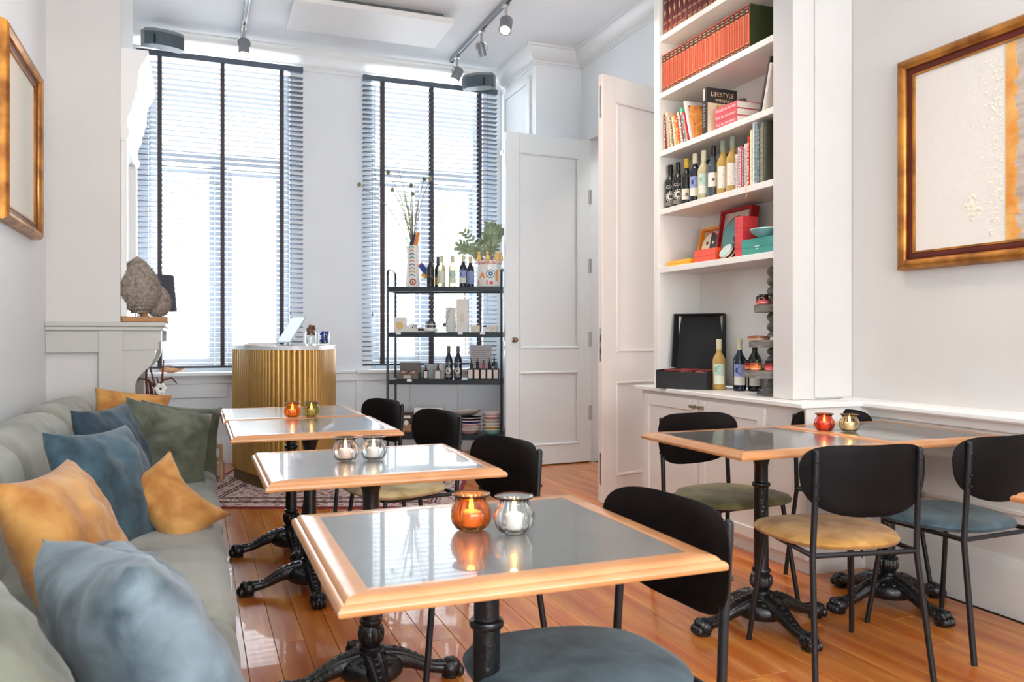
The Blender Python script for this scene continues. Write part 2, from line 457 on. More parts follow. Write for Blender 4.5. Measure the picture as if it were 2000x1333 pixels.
def tree(px, py, seed, label):
    t = thing('street_tree', label, 'tree', (px, py, -.4), 0, 'trees across the street')
    b = MB(); b.tube([(0, 0, 0), (.05, 0, 1.2), (0, .05, 3)], [.14, .11, .08], 8); b.build('trunk', t, mat('tree_bark', (.16, .12, .09), .9, var=.2))
    o = leaf_clump('crown', '', '', (0, 0, 2.4), 1.5, 1.3, 1.1, 700, .10, seed, mat('sunlit_leaf', (.52, .60, .36), .6, var=.2, vscale=3))
    del o['label'], o['category']; o['kind'] = 'stuff'; o.parent = t
tree(-1.0, 13.0, 21, 'leafy street tree seen through the left window')
tree(4.4, 13.4, 22, 'leafy street tree seen through the right window')

# ------------------------------------------------------------------ doors
DOORW = mat('door_white_satin', (.80, .835, .84), .35, var=.008, vscale=3)
DOORP = mat('door_white_pink_lit', (.78, .70, .645), .35, var=.008, vscale=3)  # white paint with the pink light on this leaf put into the colour
def door(n, hinge, free, m, side, hgt=2.93, knob=False):
    t = bpy.data.objects.new('door_%d' % n, None); C.objects.link(t); struct(t)
    d = Vector((free[0]-hinge[0], free[1]-hinge[1])); L_ = d.length
    t.location = (hinge[0], hinge[1], .012); t.rotation_euler = (0, 0, math.atan2(d.y, d.x))
    # local x from hinge to free edge; viewed face is at y = side*.0225
    th = .0225; b = MB()
    st = .13; sh = side
    b.box((0, -th, 0), (st, th, hgt), .003); b.box((L_-st, -th, 0), (L_, th, hgt), .003)
    for z0, z1 in ((0, .165), (.83, 1.03), (hgt-.16, hgt)): b.box((st, -th, z0), (L_-st, th, z1), .002)
    b.build('leaf', t, m)
    for z0, z1 in ((.165, .83), (1.03, hgt-.16)):
        p = bx('panel', (st, -.010, z0), (L_-st, .010, z1), m, t)
        q = MB(); i_ = .022
        for yy in (1, -1):
            for a, c in (((st, z0), (L_-st, z0+i_)), ((st, z1-i_), (L_-st, z1)), ((st, z0+i_), (st+i_, z1-i_)), ((L_-st-i_, z0+i_), (L_-st, z1-i_))):
                q.box((a[0], yy*.010, a[1]), (c[0], yy*.028, c[1]), .006)
        q.build('moulding', p, m)
    # lock on the free edge
    lk = MB(); lk.box((L_, -.010, .97), (L_+.002, .010, 1.20), .0004); lk.build('lock_plate', t, CHROME)
    lk = MB(); lk.m(BLACKM).box((L_+.002, -.005, 1.02), (L_+.003, .005, 1.06)); lk.box((L_+.002, -.005, 1.10), (L_+.003, .005, 1.15)); lk.build('lock_slot', t)
    lk = MB(); lk.box((L_, -.009, .12), (L_+.002, .009, .34), .0004); lk.box((L_, -.009, hgt-.30), (L_+.002, .009, hgt-.08), .0004); lk.build('flush_bolt', t, CHROME)
    for z in (.38, 1.05, 1.72, 2.35):
        h = MB(); h.tube([(.004, side*.028, z), (.004, side*.028, z+.13)], .007, 8); h.box((.0, side*.020, z), (.03, side*.025, z+.13)); h.build('hinge', t, W_TRIM if n == 2 else mat('painted_hinge', (.55, .56, .57), .4))
    if knob:
        k = MB(); M = Matrix.Translation((L_-.075, side*.0225, 1.11)) @ Matrix.Rotation(R(-90*side), 4, 'X')
        k.lathe([(.024, 0), (.024, .004), (.009, .008), (.008, .028), (.018, .036), (.022, .048), (.016, .058), (0.001, .061)], 18, M, cap=False)
        k.build('handle', t, mat('bronze_knob', (.30, .22, .17), .3, metal=1))
    return t
door(1, (3.36, 6.655), (2.505, 6.605), DOORW, 1, knob=True)
door(2, (3.345, 5.18), (2.585, 4.965), DOORP, 1, 2.945)
b = MB()
b.box((3.355, 5.08, 0), (3.38, 5.16, 3.04), .004); b.box((3.355, 6.68, 0), (3.38, 6.76, 3.04), .004); b.box((3.355, 5.16, 2.96), (3.38, 6.68, 3.04), .004)
struct(b.build('trim_door_casing', None, W_TRIM))
area('hall_fill', (4.3, 6.0, 3.7), (0, 0, 0), .6, 1.2, 22, (1, .97, .93))  # added unseen fill so the hall between the doors stays bright

# ------------------------------------------------------------------ chimney breast, overmantel, fireplace
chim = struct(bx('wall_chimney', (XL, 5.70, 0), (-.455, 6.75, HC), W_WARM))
t = thing('overmantel_mirror', 'tall white overmantel mirror with moulded cornice on the chimney breast', 'mirror', (-.455, 5.72, 1.28))
prof = [(0, 1.72), (.165, 1.72), (.165, 1.69), (.15, 1.68), (.145, 1.655), (.12, 1.62), (.105, 1.58), (.10, 1.50), (.10, 1.46), (.085, 1.44), (.085, 1.40), (.07, 1.385), (.07, 1.34), (.045, 1.29), (.035, 1.24), (.05, 1.19), (.05, 1.16), (.03, 1.13), (0, 1.13)]
prof = [(x_*.98, z_) for x_, z_ in prof]
MB().prism(prof, 0, 1.0, 'y').build('cornice', t, W_TRIM)
bx('stile', (0, 0, 0), (.035, .12, 1.13), W_TRIM, t, .004); bx('stile', (0, .84, 0), (.035, 1.0, 1.13), W_TRIM, t, .004)
bx('mirror_glass', (.001, .12, .04), (.008, .84, 1.13), mat('silvered_mirror', (.9, .92, .93), .01, metal=1), t)
bx('base_rail', (0, .12, 0), (.03, .84, .05), W_TRIM, t, .003)
t = thing('fireplace_mantel', 'greige painted fireplace surround with deep mantel shelf behind the sofa', 'fireplace', (-.455, 5.70, 0))
b = MB(); b.box((-.415, -.06, 1.215), (.265, 1.12, 1.245), .006); b.box((-.415, -.05, 1.19), (.25, 1.11, 1.215), .004); b.build('mantel_shelf', t, W_GREY)
bx('frieze', (0, .0, 1.03), (.10, 1.05, 1.19), W_GREY, t, .003)
bx('side_frieze', (-.415, -.035, 1.05), (.0, 0, 1.19), W_GREY, t, .004)
bx('side_pilaster', (0-.12, -.045, 0), (.02, 0, 1.19), W_GREY, t, .004)
bracket = [(0, 1.19), (.24, 1.19), (.24, 1.12), (.205, 1.11), (.205, 1.06), (.20, 1.02), (.175, .965), (.13, .92), (.10, .885), (.085, .84), (.085, .0), (0, 0)]
for yy in (0, .93): MB().prism(bracket, yy-.03, yy+.12, 'y').build('bracket_leg', t, W_GREY)
b = MB(); b.box((.02, .12, 0), (.03, .93, .95)); b.build('firebox', t, mat('soot_black', (.03, .03, .03), .8))
bx('capital_band', (.0, -.038, 1.065), (.225, -.03, 1.11), W_GREY, t, .003)

# ------------------------------------------------------------------ infrared panel on the ceiling, track lights, speakers
t = thing('ceiling_heating_panel', 'flat white rectangular heating panel hung under the ceiling between the tracks', 'heating panel', (.70, 6.38, 3.73))
bx('panel', (0, 0, 0), (1.28, .62, .045), mat('panel_white', (.78, .76, .74), .5), t, .004)
bx('shadow_gap_mount', (.08, .06, .045), (1.2, .56, .09), mat('panel_shadow_gap', (.12, .12, .12), .6), t)  # dark block stands in for the shadow gap between panel and ceiling
def spot_head(kind, loc, aim, label, length=.115, rad=.042, lit=True):
    t = thing('track_spotlight', label, 'spotlight', loc, 0, 'spotlights on the ceiling tracks')
    b = MB(); b.lathe([(.012, .06), (.012, .155)], 12); b.box((-.02, -.035, .145), (.02, .035, .17), .003); b.build('stem', t, CHROME)
    b = MB(); b.tube([(-.046, 0, -.005), (-.05, 0, .04), (-.03, 0, .064), (.03, 0, .064), (.05, 0, .04), (.046, 0, -.005)], .005, 8); b.build('yoke', t, CHROME)
    q = Vector(aim).normalized().to_track_quat('-Z', 'Y').to_matrix().to_4x4()
    b = MB(); b.lathe([(.001, length/2), (rad*.8, length/2), (rad*.95, length/2-.012), (rad, -length/2+.01), (rad, -length/2), (rad*.85, -length/2), (rad*.8, -length/2+.02), (.001, -length/2+.02)], 24, q, cap=False)
    b.build('lamp_head', t, mat('spot_grey_metal', (.24, .25, .27), .4, metal=.5))
    b = MB(); b.lathe([(.001, -length/2+.006), (rad*.74, -length/2+.008), (rad*.74, -length/2+.016)], 20, q, cap=False)
    b.build('lens', t, mat('lit_spot_lens', (1, .92, .8), .4, emit=6, ecol=(1, .86, .68)))
    return t
TRK = mat('track_aluminium', (.33, .34, .36), .35, metal=.7)
def track(x_, y0, y1, label):
    t = thing('light_track', label, 'light track', (x_, y0, HC-.045), 0, 'ceiling light tracks')
    b = MB(); b.prism([(-.018, .0), (-.018, .036), (.018, .036), (.018, 0), (.008, 0), (.008, .012), (-.008, .012), (-.008, 0)], 0, y1-y0, 'y'); b.build('rail', t, TRK)
    bx('rail_cap', (-.019, y1-y0, -.001), (.019, y1-y0+.006, .037), BLACKM, t)
    b = MB()
    for yy in (.3, (y1-y0)/2, y1-y0-.3): b.box((-.012, yy, .036), (.012, yy+.04, .046))
    b.build('mount', t, TRK)
track(2.27, 2.2, 7.42, 'grey ceiling light track on the right, ending by the speaker')
track(.37, 2.2, 7.50, 'grey ceiling light track on the left, ending above the left window')
zt = HC-.045-.165
spot_head(0, (2.27, 5.96, zt), (-.35, -.5, -1), 'large grey track spotlight nearest on the right track', .13, .05)
spot_head(0, (2.27, 6.55, zt), (.30, .25, -1), 'middle spotlight of the right track, smallest and pointing down', .11, .034)
spot_head(0, (2.27, 7.25, zt), (-.45, .1, -1), 'grey spotlight at the far end of the right track beside the speaker', .12, .045)
spot_head(0, (.37, 7.20, zt), (0, 0, -1), 'grey cylinder spotlight at the end of the left track above the window', .12, .045)
for i, (p, tg, pw_) in enumerate((((2.27, 4.6, 3.55), (3.0, 4.3, 1.9), 50), ((2.27, 3.9, 3.55), (3.0, 3.9, 1.2), 44), ((1.9, 2.0, 3.6), (3.17, 2.3, 1.9), 14), ((2.0, 2.9, 3.6), (2.3, 2.5, 0), 45), ((.37, 3.3, 3.6), (-.85, 4.8, 2.1), 25), ((1.0, 4.6, 3.6), (2.9, 5.0, 1.8), 22))):
    spot('track_spot_beam', p, tg, pw_, (1, .80, .62), 75, .8, .05)
def speaker(loc, rz, label, flip=1):
    t = thing('wall_speaker', label, 'speaker', loc, rz, 'speakers at the ceiling cornice')
    pts = [(-.16, .06), (-.15, -.03), (-.09, -.075), (0, -.09), (.09, -.085), (.15, -.06), (.165, -.02), (.16, .06)]
    MB().prism(pts, -.075, .055, 'z').build('cabinet', t, GUNL)
    g = []
    for s_ in (1.03, 1.0): g.append([(x_*s_, y_*s_) for x_, y_ in pts[1:-1]])
    b = MB(); n_ = len(g[0]); b.prism(g[0]+list(reversed(g[1])), -.08, .030, 'z'); b.build('grille', t, GUN)
    b = MB(); b.box((-.09*flip-.005, -.095, -.075), (-.09*flip+.004, -.078, 0), .001); b.build('badge', t, BLACKM)
    b = MB(); b.box((-.07, -.01, .055), (.07, .04, .07), .002); b.tube([(0, .02, .03), (0, .34 if flip > 0 else .46, .03)], .012, 8); b.build('bracket', t, BLACKM)
speaker((-.27, 7.45, 3.67), R(18), 'grey wedge speaker at the ceiling above the fireplace end of the left blind', 1)
speaker((2.53, 7.40, 3.62), R(-38), 'grey wedge speaker in the corner above the right blind', -1)
t = thing('motion_sensor', 'small white round motion sensor on the pier beside the right window', 'sensor', (2.84, 7.25, 2.70))
M = Matrix.Rotation(R(90), 4, 'Y')
MB().lathe([(.001, 0), (.035, 0), (.04, .02), (.035, .05), (.02, .06), (.001, .06)], 20, M, cap=False).build('body', t, WHITE)
MB().ball((-.01, -.01, 0), .02, 12).build('lens', t, GUN)
MB().box((.05, -.015, -.015), (.074, .015, .015)).build('bracket', t, WHITE)

# ------------------------------------------------------------------ paintings
GOLD = mat('antique_gold_leaf', '8a5320', .32, metal=.55, col2='c98a3c', vscale=9, bump=.1, bscale=50)
GOLDD = mat('red_brown_bole', '5a1e0c', .4, metal=.2, var=.2)
def art_mat(name, stops, axis, extra=None):
    m = bpy.data.materials.new(name); m.use_nodes = True; nt = m.node_tree; N = nt.nodes; L = nt.links; bs = N['Principled BSDF']
    bs.inputs['Roughness'].default_value = .55
    tc = N.new('ShaderNodeTexCoord'); sp = N.new('ShaderNodeSeparateXYZ'); L.new(tc.outputs['Object'], sp.inputs[0])
    nz = N.new('ShaderNodeTexNoise'); nz.inputs['Scale'].default_value = 6; nz.inputs['Detail'].default_value = 8
    mp = N.new('ShaderNodeMapping'); mp.inputs['Scale'].default_value = (1, 1, 2.2) if axis == 'Y' else (1, 1.5, .5)
    L.new(tc.outputs['Object'], mp.inputs[0]); L.new(mp.outputs[0], nz.inputs['Vector'])
    ma = N.new('ShaderNodeMath'); ma.operation = 'MULTIPLY_ADD'; ma.inputs[1].default_value = .16
    L.new(nz.outputs[0], ma.inputs[0]); L.new(sp.outputs[axis], ma.inputs[2])
    cr = N.new('ShaderNodeValToRGB'); L.new(ma.outputs[0], cr.inputs[0])
    while len(cr.color_ramp.elements) < len(stops): cr.color_ramp.elements.new(.5)
    for e, (p, c) in zip(cr.color_ramp.elements, stops): e.position = p; e.color = (*hexc(c), 1)
    L.new(cr.outputs[0], bs.inputs['Base Color'])
    bp = N.new('ShaderNodeBump'); bp.inputs['Strength'].default_value = .3; bp.inputs['Distance'].default_value = .01
    n3 = N.new('ShaderNodeTexNoise'); n3.inputs['Scale'].default_value = 35; L.new(tc.outputs['Object'], n3.inputs['Vector'])
    L.new(n3.outputs[0], bp.inputs['Height']); L.new(bp.outputs[0], bs.inputs['Normal'])
    return m
fprof = [(0, 0), (0, .035), (.008, .05), (.02, .058), (.034, .055), (.045, .045), (.05, .04), (.05, .028), (.05, 0)]
lprof = [(.05, 0), (.05, .032), (.056, .034), (.078, .026), (.078, 0)]
sprof = [(.078, 0), (.078, .029), (.087, .029), (.087, 0)]
def painting(label, loc, rz, w_, h_, m1, extras):
    t = thing('framed_painting', label, 'painting', loc, rz)
    # local: x along the wall, y out of the wall (negative y is towards the room)
    def rails(nm, pr, mm): return bar_rails(t, nm, w_, h_, [(i, -z) for i, z in pr], mm, 'xz')
    rails('frame_rail', fprof, GOLD); rails('inner_rail', lprof, GOLDD); rails('slip_rail', sprof, GOLD)
    c = bx('canvas', (-w_/2+.085, -.02, -h_/2+.085), (w_/2-.085, -.005, h_/2-.085), m1, t)
    extras(t, w_, h_)
    return t
right_art = art_mat('pale_abstract_paint', [(.0, 'e2dcd4'), (.25, 'd6d4d0'), (.5, 'e2dad0'), (.8, 'f2ebdf')], 'X')
def band_art(t, w_, h_):
    # orange edge and grey-brown field, thick paint relief on the canvas, local x grows to the right
    x0 = -.145
    b = MB(); r_ = random.Random(3)
    b.m(mat('warm_grey_paint', 'a8998c', .6, col2='c9bdb2', vscale=5, stretch=(1, 1, 6), bump=.4, bscale=25)).box((x0, -.022, -h_/2+.087), (w_/2-.087, -.02, h_/2-.087))
    b.m(mat('orange_impasto', 'd9892f', .5, col2='e8b266', vscale=9, bump=.5, bscale=40))
    z = -h_/2+.09
    while z < h_/2-.1:
        ww = .035+.045*abs(noise.noise(Vector((0, 0, z*9))))+r_.uniform(0, .02); dz = r_.uniform(.012, .03); dz = min(dz, h_/2-.088-z)
        b.box((x0, -.0235-r_.uniform(0, .0008), z), (x0+ww, -.0221, z+dz)); z += dz
    b.build('paint_band', t)
    b = MB(); b.m(mat('cream_impasto', 'f2e6d2', .5, var=.05))
    for i in range(220):
        zz = r_.uniform(-h_/2+.12, h_/2-.12); xx = x0-.012-abs(r_.gauss(0, .045)); s_ = r_.uniform(.002, .006)
        b.ball((xx, -.021, zz), s_, 6, (1.4, .35, 1))
    for i in range(30): b.ball((-.305+r_.gauss(0, .015), -.021, -.25+r_.gauss(0, .03)), r_.uniform(.004, .009), 6, (1, .3, 1.2))
    o = b.build('paint_flecks', t); o['kind'] = 'stuff'
painting('large gold framed abstract painting with orange band on the right wall', (3.17, 2.255, 1.967), R(-90), 1.38, 1.0, right_art, band_art)
left_art = art_mat('soft_abstract_paint', [(.0, 'e2d8c8'), (.25, 'd2d4c6'), (.5, 'e6dccb'), (.8, 'e0b88e')], 'X')
def soft_art(t, w_, h_):
    pass
painting('small gold framed pale abstract painting on the left wall', (XL, 4.80, 2.165), R(90), .93, .93, left_art, soft_art)

# ------------------------------------------------------------------ sofa
sofa = thing('banquette_sofa', 'long sage green velvet banquette sofa along the left wall', 'sofa', (XL, 0, 0))
bx('base', (.05, .05, .03), (.90, 5.45, .27), mat('sofa_base_dark', '4a4c40', .85, var=.1), sofa, .02, 2)
Ly = 1.08
for i in range(5):
    y0 = .03+i*Ly
    b = rbox(.92, Ly-.012, .20, .055, .018, 9, .010, i*7.3); o = b.build('seat_cushion', sofa, SOFA, 60)
    o.location = (.50, y0+Ly/2, .352)
for i in range(5):
    y0 = .03+i*Ly
    b = rbox(.26, Ly-.01, .47, .10, .025, 9, .014, i*3.1+50); o = b.build('back_cushion', sofa, SOFA, 60)
    o.location = (.20, y0+Ly/2, .555); o.rotation_euler = (0, R(-10), 0)
bx('back_frame', (.0, .03, .03), (.10, 5.45, .75), SOFA, sofa, .03, 3)

def pillow_mb(w_, h_, t_, seed, dent=0, wr=.008, pinch=.10):
    n = 26; vs = []; fs = []; idx = {}
    b = MB()
    for side in (1, -1):
        for i in range(n+1):
            for j in range(n+1):
                u = -1+2*i/n; v = -1+2*j/n
                edge = i in (0, n) or j in (0, n)
                if edge and side == -1: idx[(side, i, j)] = idx[(1, i, j)]; continue
                uu = math.copysign(abs(u)**.9, u); vv = math.copysign(abs(v)**.9, v)
                X = w_/2*uu*(1-pinch*(1-vv*vv)*abs(uu)**1.5); Y_ = h_/2*vv*(1-pinch*(1-uu*uu)*abs(vv)**1.5)
                if v > 0: Y_ -= dent*h_*(1-uu*uu)**1.5*v
                f = max(0, (1-u*u)*(1-v*v))
                Z = side*t_/2*f**.40*(1-.10*cos(u*2)*0)
                q = Vector((u*2.3+seed, v*2.3, side*1.5))
                d = noise.noise(q*1.4)*1.2+noise.noise(q*3.1)*.6
                # folds running in from the corners
                ang = math.atan2(abs(v), abs(u)); rr = math.hypot(u, v)
                fold = sin(ang*14+seed)*max(0, rr-.55)*1.0
                Z += side*wr*(d*1.6+fold)*f**.35
                idx[(side, i, j)] = len(vs); vs.append((X, Y_, Z))
        for i in range(n):
            for j in range(n):
                q4 = (idx[(side, i, j)], idx[(side, i+1, j)], idx[(side, i+1, j+1)], idx[(side, i, j+1)])
                fs.append(q4 if side == 1 else tuple(reversed(q4)))
    b.faces(vs, fs)
    return b
def velvet(name, c1, c2): return mat(name, c1, .75, col2=c2, vscale=9, bump=.12, bscale=220, sheen=.2, distort=.4)
V_TEAL = velvet('teal_blue_velvet', '1b313b', '3f5e6c')
V_NAVY = velvet('deep_navy_velvet', '16272f', '2f4a5a')
V_GREY = velvet('pale_blue_grey_velvet', '3e4d55', '7b8c95')
V_YEL = velvet('mustard_velvet', 'a56726', 'd09a54')
V_OLV = velvet('olive_green_velvet', '35392e', '646a56')
V_SAGE = velvet('sage_pillow_velvet', '4b4e41', '77796a')
def pillow(label, loc, nrm, up, w_, h_, t_, m, seed, dent=0):
    b = pillow_mb(w_, h_, t_, seed, dent); o = b.build('cushion', None, m, 70)
    z = Vector(nrm).normalized(); y = Vector(up); y = (y-z*y.dot(z)).normalized(); x = y.cross(z)
    M = Matrix((x, y, z)).transposed().to_4x4(); M.translation = Vector(loc); o.matrix_world = M
    pipe = []
    tag(o, label, 'cushion', 'loose cushions on the sofa')
    zp = MB(); pts = []
    return o
pillow('large pale blue grey velvet cushion nearest the camera', (-.085, 1.50, .605), (.83, .38, .41), (-.38, -.05, .9), .50, .44, .20, V_GREY, 1)
pillow('small pale blue grey cushion tucked behind the largest one', (-.11, 2.05, .55), (.62, .10, .65), (-.5, .1, .8), .40, .34, .15, V_GREY, 2)
pillow('plump mustard cushion leaning between the blue grey and teal cushions', (-.30, 2.38, .60), (.90, -.14, .42), (-.38, .10, .9), .50, .46, .18, V_YEL, 3)
pillow('large teal blue cushion behind the mustard one', (-.28, 3.14, .61), (.84, -.36, .38), (-.36, .22, .9), .50, .48, .18, V_TEAL, 4)
pillow('small mustard lumbar cushion slumped on the seat', (-.08, 3.18, .555), (.15, -.80, .55), (.66, -.10, .65), .34, .24, .13, V_YEL, 5, .16)
pillow('large olive green cushion at the far end of the sofa', (-.14, 4.22, .625), (.42, -.82, .35), (.24, .05, .9), .43, .42, .17, V_OLV, 6)
pillow('dark navy cushion between the teal and olive cushions', (-.33, 4.0, .63), (.84, -.36, .35), (-.34, .15, .92), .46, .46, .16, V_NAVY, 7)
pillow('green cushion half hidden behind the large olive one', (-.08, 4.52, .61), (.35, -.88, .25), (.12, .1, .95), .42, .40, .14, V_OLV, 8)
pillow('mustard cushion farthest back, by the fireplace', (-.36, 5.22, .69), (.15, -.90, .35), (.10, .3, .95), .42, .30, .14, V_YEL, 9)
pillow('sage green cushion in the near corner of the sofa', (-.27, 1.30, .65), (.84, .30, .42), (-.4, 0, .9), .50, .44, .20, V_SAGE, 10)

# ------------------------------------------------------------------ tables
def make_leg_mb():
    # one cast arm with a paw, pointing along +x
    b = MB()
    path = [(.040, 0, .098), (.075, 0, .094), (.11, 0, .086), (.145, 0, .072), (.178, 0, .055), (.208, 0, .043), (.235, 0, .038), (.258, 0, .036)]
    rad = [.040, .037, .033, .028, .024, .021, .022, .025]
    b.tube(path, rad, 12, flat=.95)
    def at(t_):
        k = min(int(t_*(len(path)-1)), len(path)-2); f = t_*(len(path)-1)-k
        return Vector(path[k]).lerp(Vector(path[k+1]), f), rad[k]*(1-f)+rad[k+1]*f
    for s_ in (-1, 1):      # moulded ribs along both edges of the arm
        pts = []
        for i in range(12):
            p, r_ = at(i/11); pts.append(p+Vector((0, s_*r_*.72, r_*.66)))
        b.tube(pts, [.006]*11+[.003], 6)
    for i in range(9):
        p, r_ = at(.15+i*.095); b.ball(p+Vector((0, 0, r_*.86)), .0085, 6, (1.2, 1.3, .8))
    # paw
    b.ball((.268, 0, .034), .033, 12, (1.05, 1.15, 1.0))
    for s_ in (-1.2, -.42, .42, 1.2):
        b.ball((.282+.004*(1.2-abs(s_)), s_*.0175, .045), .0125, 8, (1.5, .8, 1.3))
        b.ball((.300+.003*(1.2-abs(s_)), s_*.0185, .022), .0125, 8, (1.2, .85, 1.5))
    b.lathe([(.026, 0), (.030, .008), (.024, .014)], 12, Matrix.Translation((.270, 0, 0)))
    return b
leg_mesh = make_leg_mb().build('leg', None, IRON, 50); LEGM = leg_mesh.data; bpy.data.objects.remove(leg_mesh)
colp = [(.001, .724), (.105, .724), (.105, .716), (.05, .706), (.032, .66), (.0265, .64), (.0265, .575), (.034, .572), (.0365, .565), (.034, .558), (.028, .554), (.029, .30), (.030, .232),
        (.036, .230), (.0375, .223), (.034, .216), (.028, .212), (.034, .206), (.0405, .190), (.042, .178), (.039, .162), (.031, .150), (.029, .147), (.038, .145), (.038, .132), (.046, .130), (.048, .122),
        (.056, .119), (.080, .112), (.098, .098), (.106, .080), (.104, .058), (.092, .046), (.060, .044), (.001, .05)]
cm = MB().lathe(colp, 28, cap=False)
for k in range(12):
    a = 2*pi*k/12; cm.ball((.0365*cos(a), .0365*sin(a), .182), .0105, 6, (.8, .8, 2.4)); cm.ball((.082*cos(a), .082*sin(a), .106), .011, 6, (1, 1, .8))
cm.lathe([(.056, .116), (.060, .122), (.064, .116)], 24, close=True)
cm = cm.build('column', None, IRON, 40); COLM = cm.data; bpy.data.objects.remove(cm)
tprof = [(.002, -.026), (.0, -.023), (.0, -.016), (.003, -.0115), (.007, -.0095), (.0105, -.0088), (.012, -.0060), (.016, -.0018), (.022, 0), (.055, 0), (.055, -.026)]
def table(label, cx, cy, w_, d_, group, rz=0):
    t = thing('bistro_table', label, 'table', (cx, cy, 0), rz, group)
    bar_rails(t, 'edge_rail', w_, d_, tprof, EDGE, 'xy', .75)
    bx('tabletop_panel', (-w_/2+.054, -d_/2+.054, .725), (w_/2-.054, d_/2-.054, .7493), SLATE, t)
    o = bpy.data.objects.new('column', COLM); C.objects.link(o); o.parent = t
    for k in range(4):
        l = bpy.data.objects.new('leg', LEGM); C.objects.link(l); l.parent = t; l.rotation_euler = (0, 0, k*pi/2)
    b = MB(); b.box((-.2, -.02, .712), (.2, .02, .722), .002); b.box((-.02, -.2, .712), (.02, .2, .722), .002); b.build('bracket', t, BLACKM)
    return t
GL, GR = 'bistro tables beside the sofa', 'bistro tables by the right wall'
table('square slate topped bistro table nearest the camera, wooden edge', .555, 1.57, .71, .66, GL)
table('second bistro table beside the sofa, with two clear glass candles', .53, 2.635, .71, .65, GL)
table('third bistro table beside the sofa, pushed against the farthest one', .48, 3.775, .71, .69, GL)
table('farthest bistro table beside the sofa, next to the gold counter', .47, 4.468, .71, .69, GL)
table('left bistro table of the pair by the right wall', 2.095, 2.645, .70, .68, GR)
table('bistro table against the right wall, with the red candle holder', 2.768, 2.655, .64, .68, GR)
table('bistro table cut off at the right edge of the picture', 2.325, 1.145, .70, .70, GR)

# ------------------------------------------------------------------ chairs
def chair_parts():
    P = {}
    # backrest shell
    a_, b_, n_ = .232, .134, 2.7; NA, NR = 56, 9
    def outl(rho, ph):
        c_, s_ = cos(ph), sin(ph)
        x_ = a_*rho*math.copysign(abs(c_)**(2/n_), c_); z_ = b_*rho*math.copysign(abs(s_)**(2/n_), s_)
        u = x_/a_
        if z_ > 0: z_ -= .030*(1-u*u)*(z_/b_)
        else: z_ += .018*(u*u)*(-z_/b_)*0
        x_ *= 1+.05*(z_/b_)
        return x_, z_
    vs = []; fs = []
    for side in (0, 1):
        for i in range(NR+1):
            for k in range(NA):
                x_, z_ = outl(max(i/NR, .001), 2*pi*k/NA)
                y_ = -.245+.056*(x_/a_)**2*1.0-.03*(z_+b_)*.6+(.006 if side else -.006)*(1 if i < NR else .3)
                vs.append((x_, y_, .690+z_))
    o_ = (NR+1)*NA
    for i in range(NR):
        for k in range(NA):
            k2 = (k+1) % NA
            fs.append((i*NA+k, i*NA+k2, (i+1)*NA+k2, (i+1)*NA+k)); fs.append((o_+i*NA+k, o_+(i+1)*NA+k, o_+(i+1)*NA+k2, o_+i*NA+k2))
    for k in range(NA):
        k2 = (k+1) % NA; fs.append((NR*NA+k, NR*NA+k2, o_+NR*NA+k2, o_+NR*NA+k))
    b = MB(); b.faces(vs, fs); P['backrest'] = (b, SHELL)
    # seat
    vs = []; fs = []; NA = 48
    prof = [(.0, .478), (.5, .476), (.85, .470), (.96, .462), (1.0, .450), (.985, .440), (.95, .436), (.0, .436)]
    for rr, z_ in prof:
        for k in range(NA):
            ph = 2*pi*k/NA; c_, s_ = cos(ph), sin(ph)
            x_ = .232*math.copysign(abs(c_)**.66, c_); y_ = .222*math.copysign(abs(s_)**.78, s_)
            x_ *= 1+.13*(y_/.222); y_ += .015
            rr_ = max(rr, .002); vs.append((x_*rr_, y_*rr_, z_))
    for i in range(len(prof)-1):
        for k in range(NA): fs.append((i*NA+k, i*NA+(k+1) % NA, (i+1)*NA+(k+1) % NA, (i+1)*NA+k))
    b = MB(); b.faces(vs, fs); P['seat'] = (b, None)
    r_ = .0105
    for s_ in (-1, 1):
        b = MB(); b.tube([(s_*.215, -.262, 0), (s_*.192, -.205, .42), (s_*.190, -.212, .55), (s_*.190, -.226, .772)], r_, 10)
        b.ball((s_*.190, -.226, .772), r_, 8)
        for z_ in (.62, .66, .74): b.ball((s_*.190, -.232-.0, z_), .006, 6)
        P['rear_leg%d' % s_] = (b, BLACKM)
        b = MB(); b.tube([(s_*.215, .205, 0), (s_*.178, .150, .425)], r_*.95, 10); P['front_leg%d' % s_] = (b, BLACKM)
    b = MB()
    for s_ in (-1, 1): b.tube([(s_*.178, .150, .425), (s_*.192, -.205, .425)], .009, 8)
    b.tube([(-.178, .150, .425), (.178, .150, .425)], .009, 8); b.tube([(-.192, -.205, .425), (.192, -.205, .425)], .009, 8)
    P['seat_frame'] = (b, BLACKM)
    out = {}
    for k, (b, m_) in P.items():
        o = b.build(k.rstrip('-1'), None, m_ or WHITE, 50); out[k] = o.data; bpy.data.objects.remove(o)
    return out
CH = chair_parts()
SEATM = {'teal': velvet('teal_seat_velvet', '22373e', '546b74'), 'mustard': velvet('ochre_seat_velvet', '9c6a26', 'd2a05a'),
         'olive': velvet('olive_seat_velvet', '5f5a36', '948a5a'), 'cream': velvet('straw_seat_velvet', 'a08650', 'd0b98a')}
seat_cache = {}
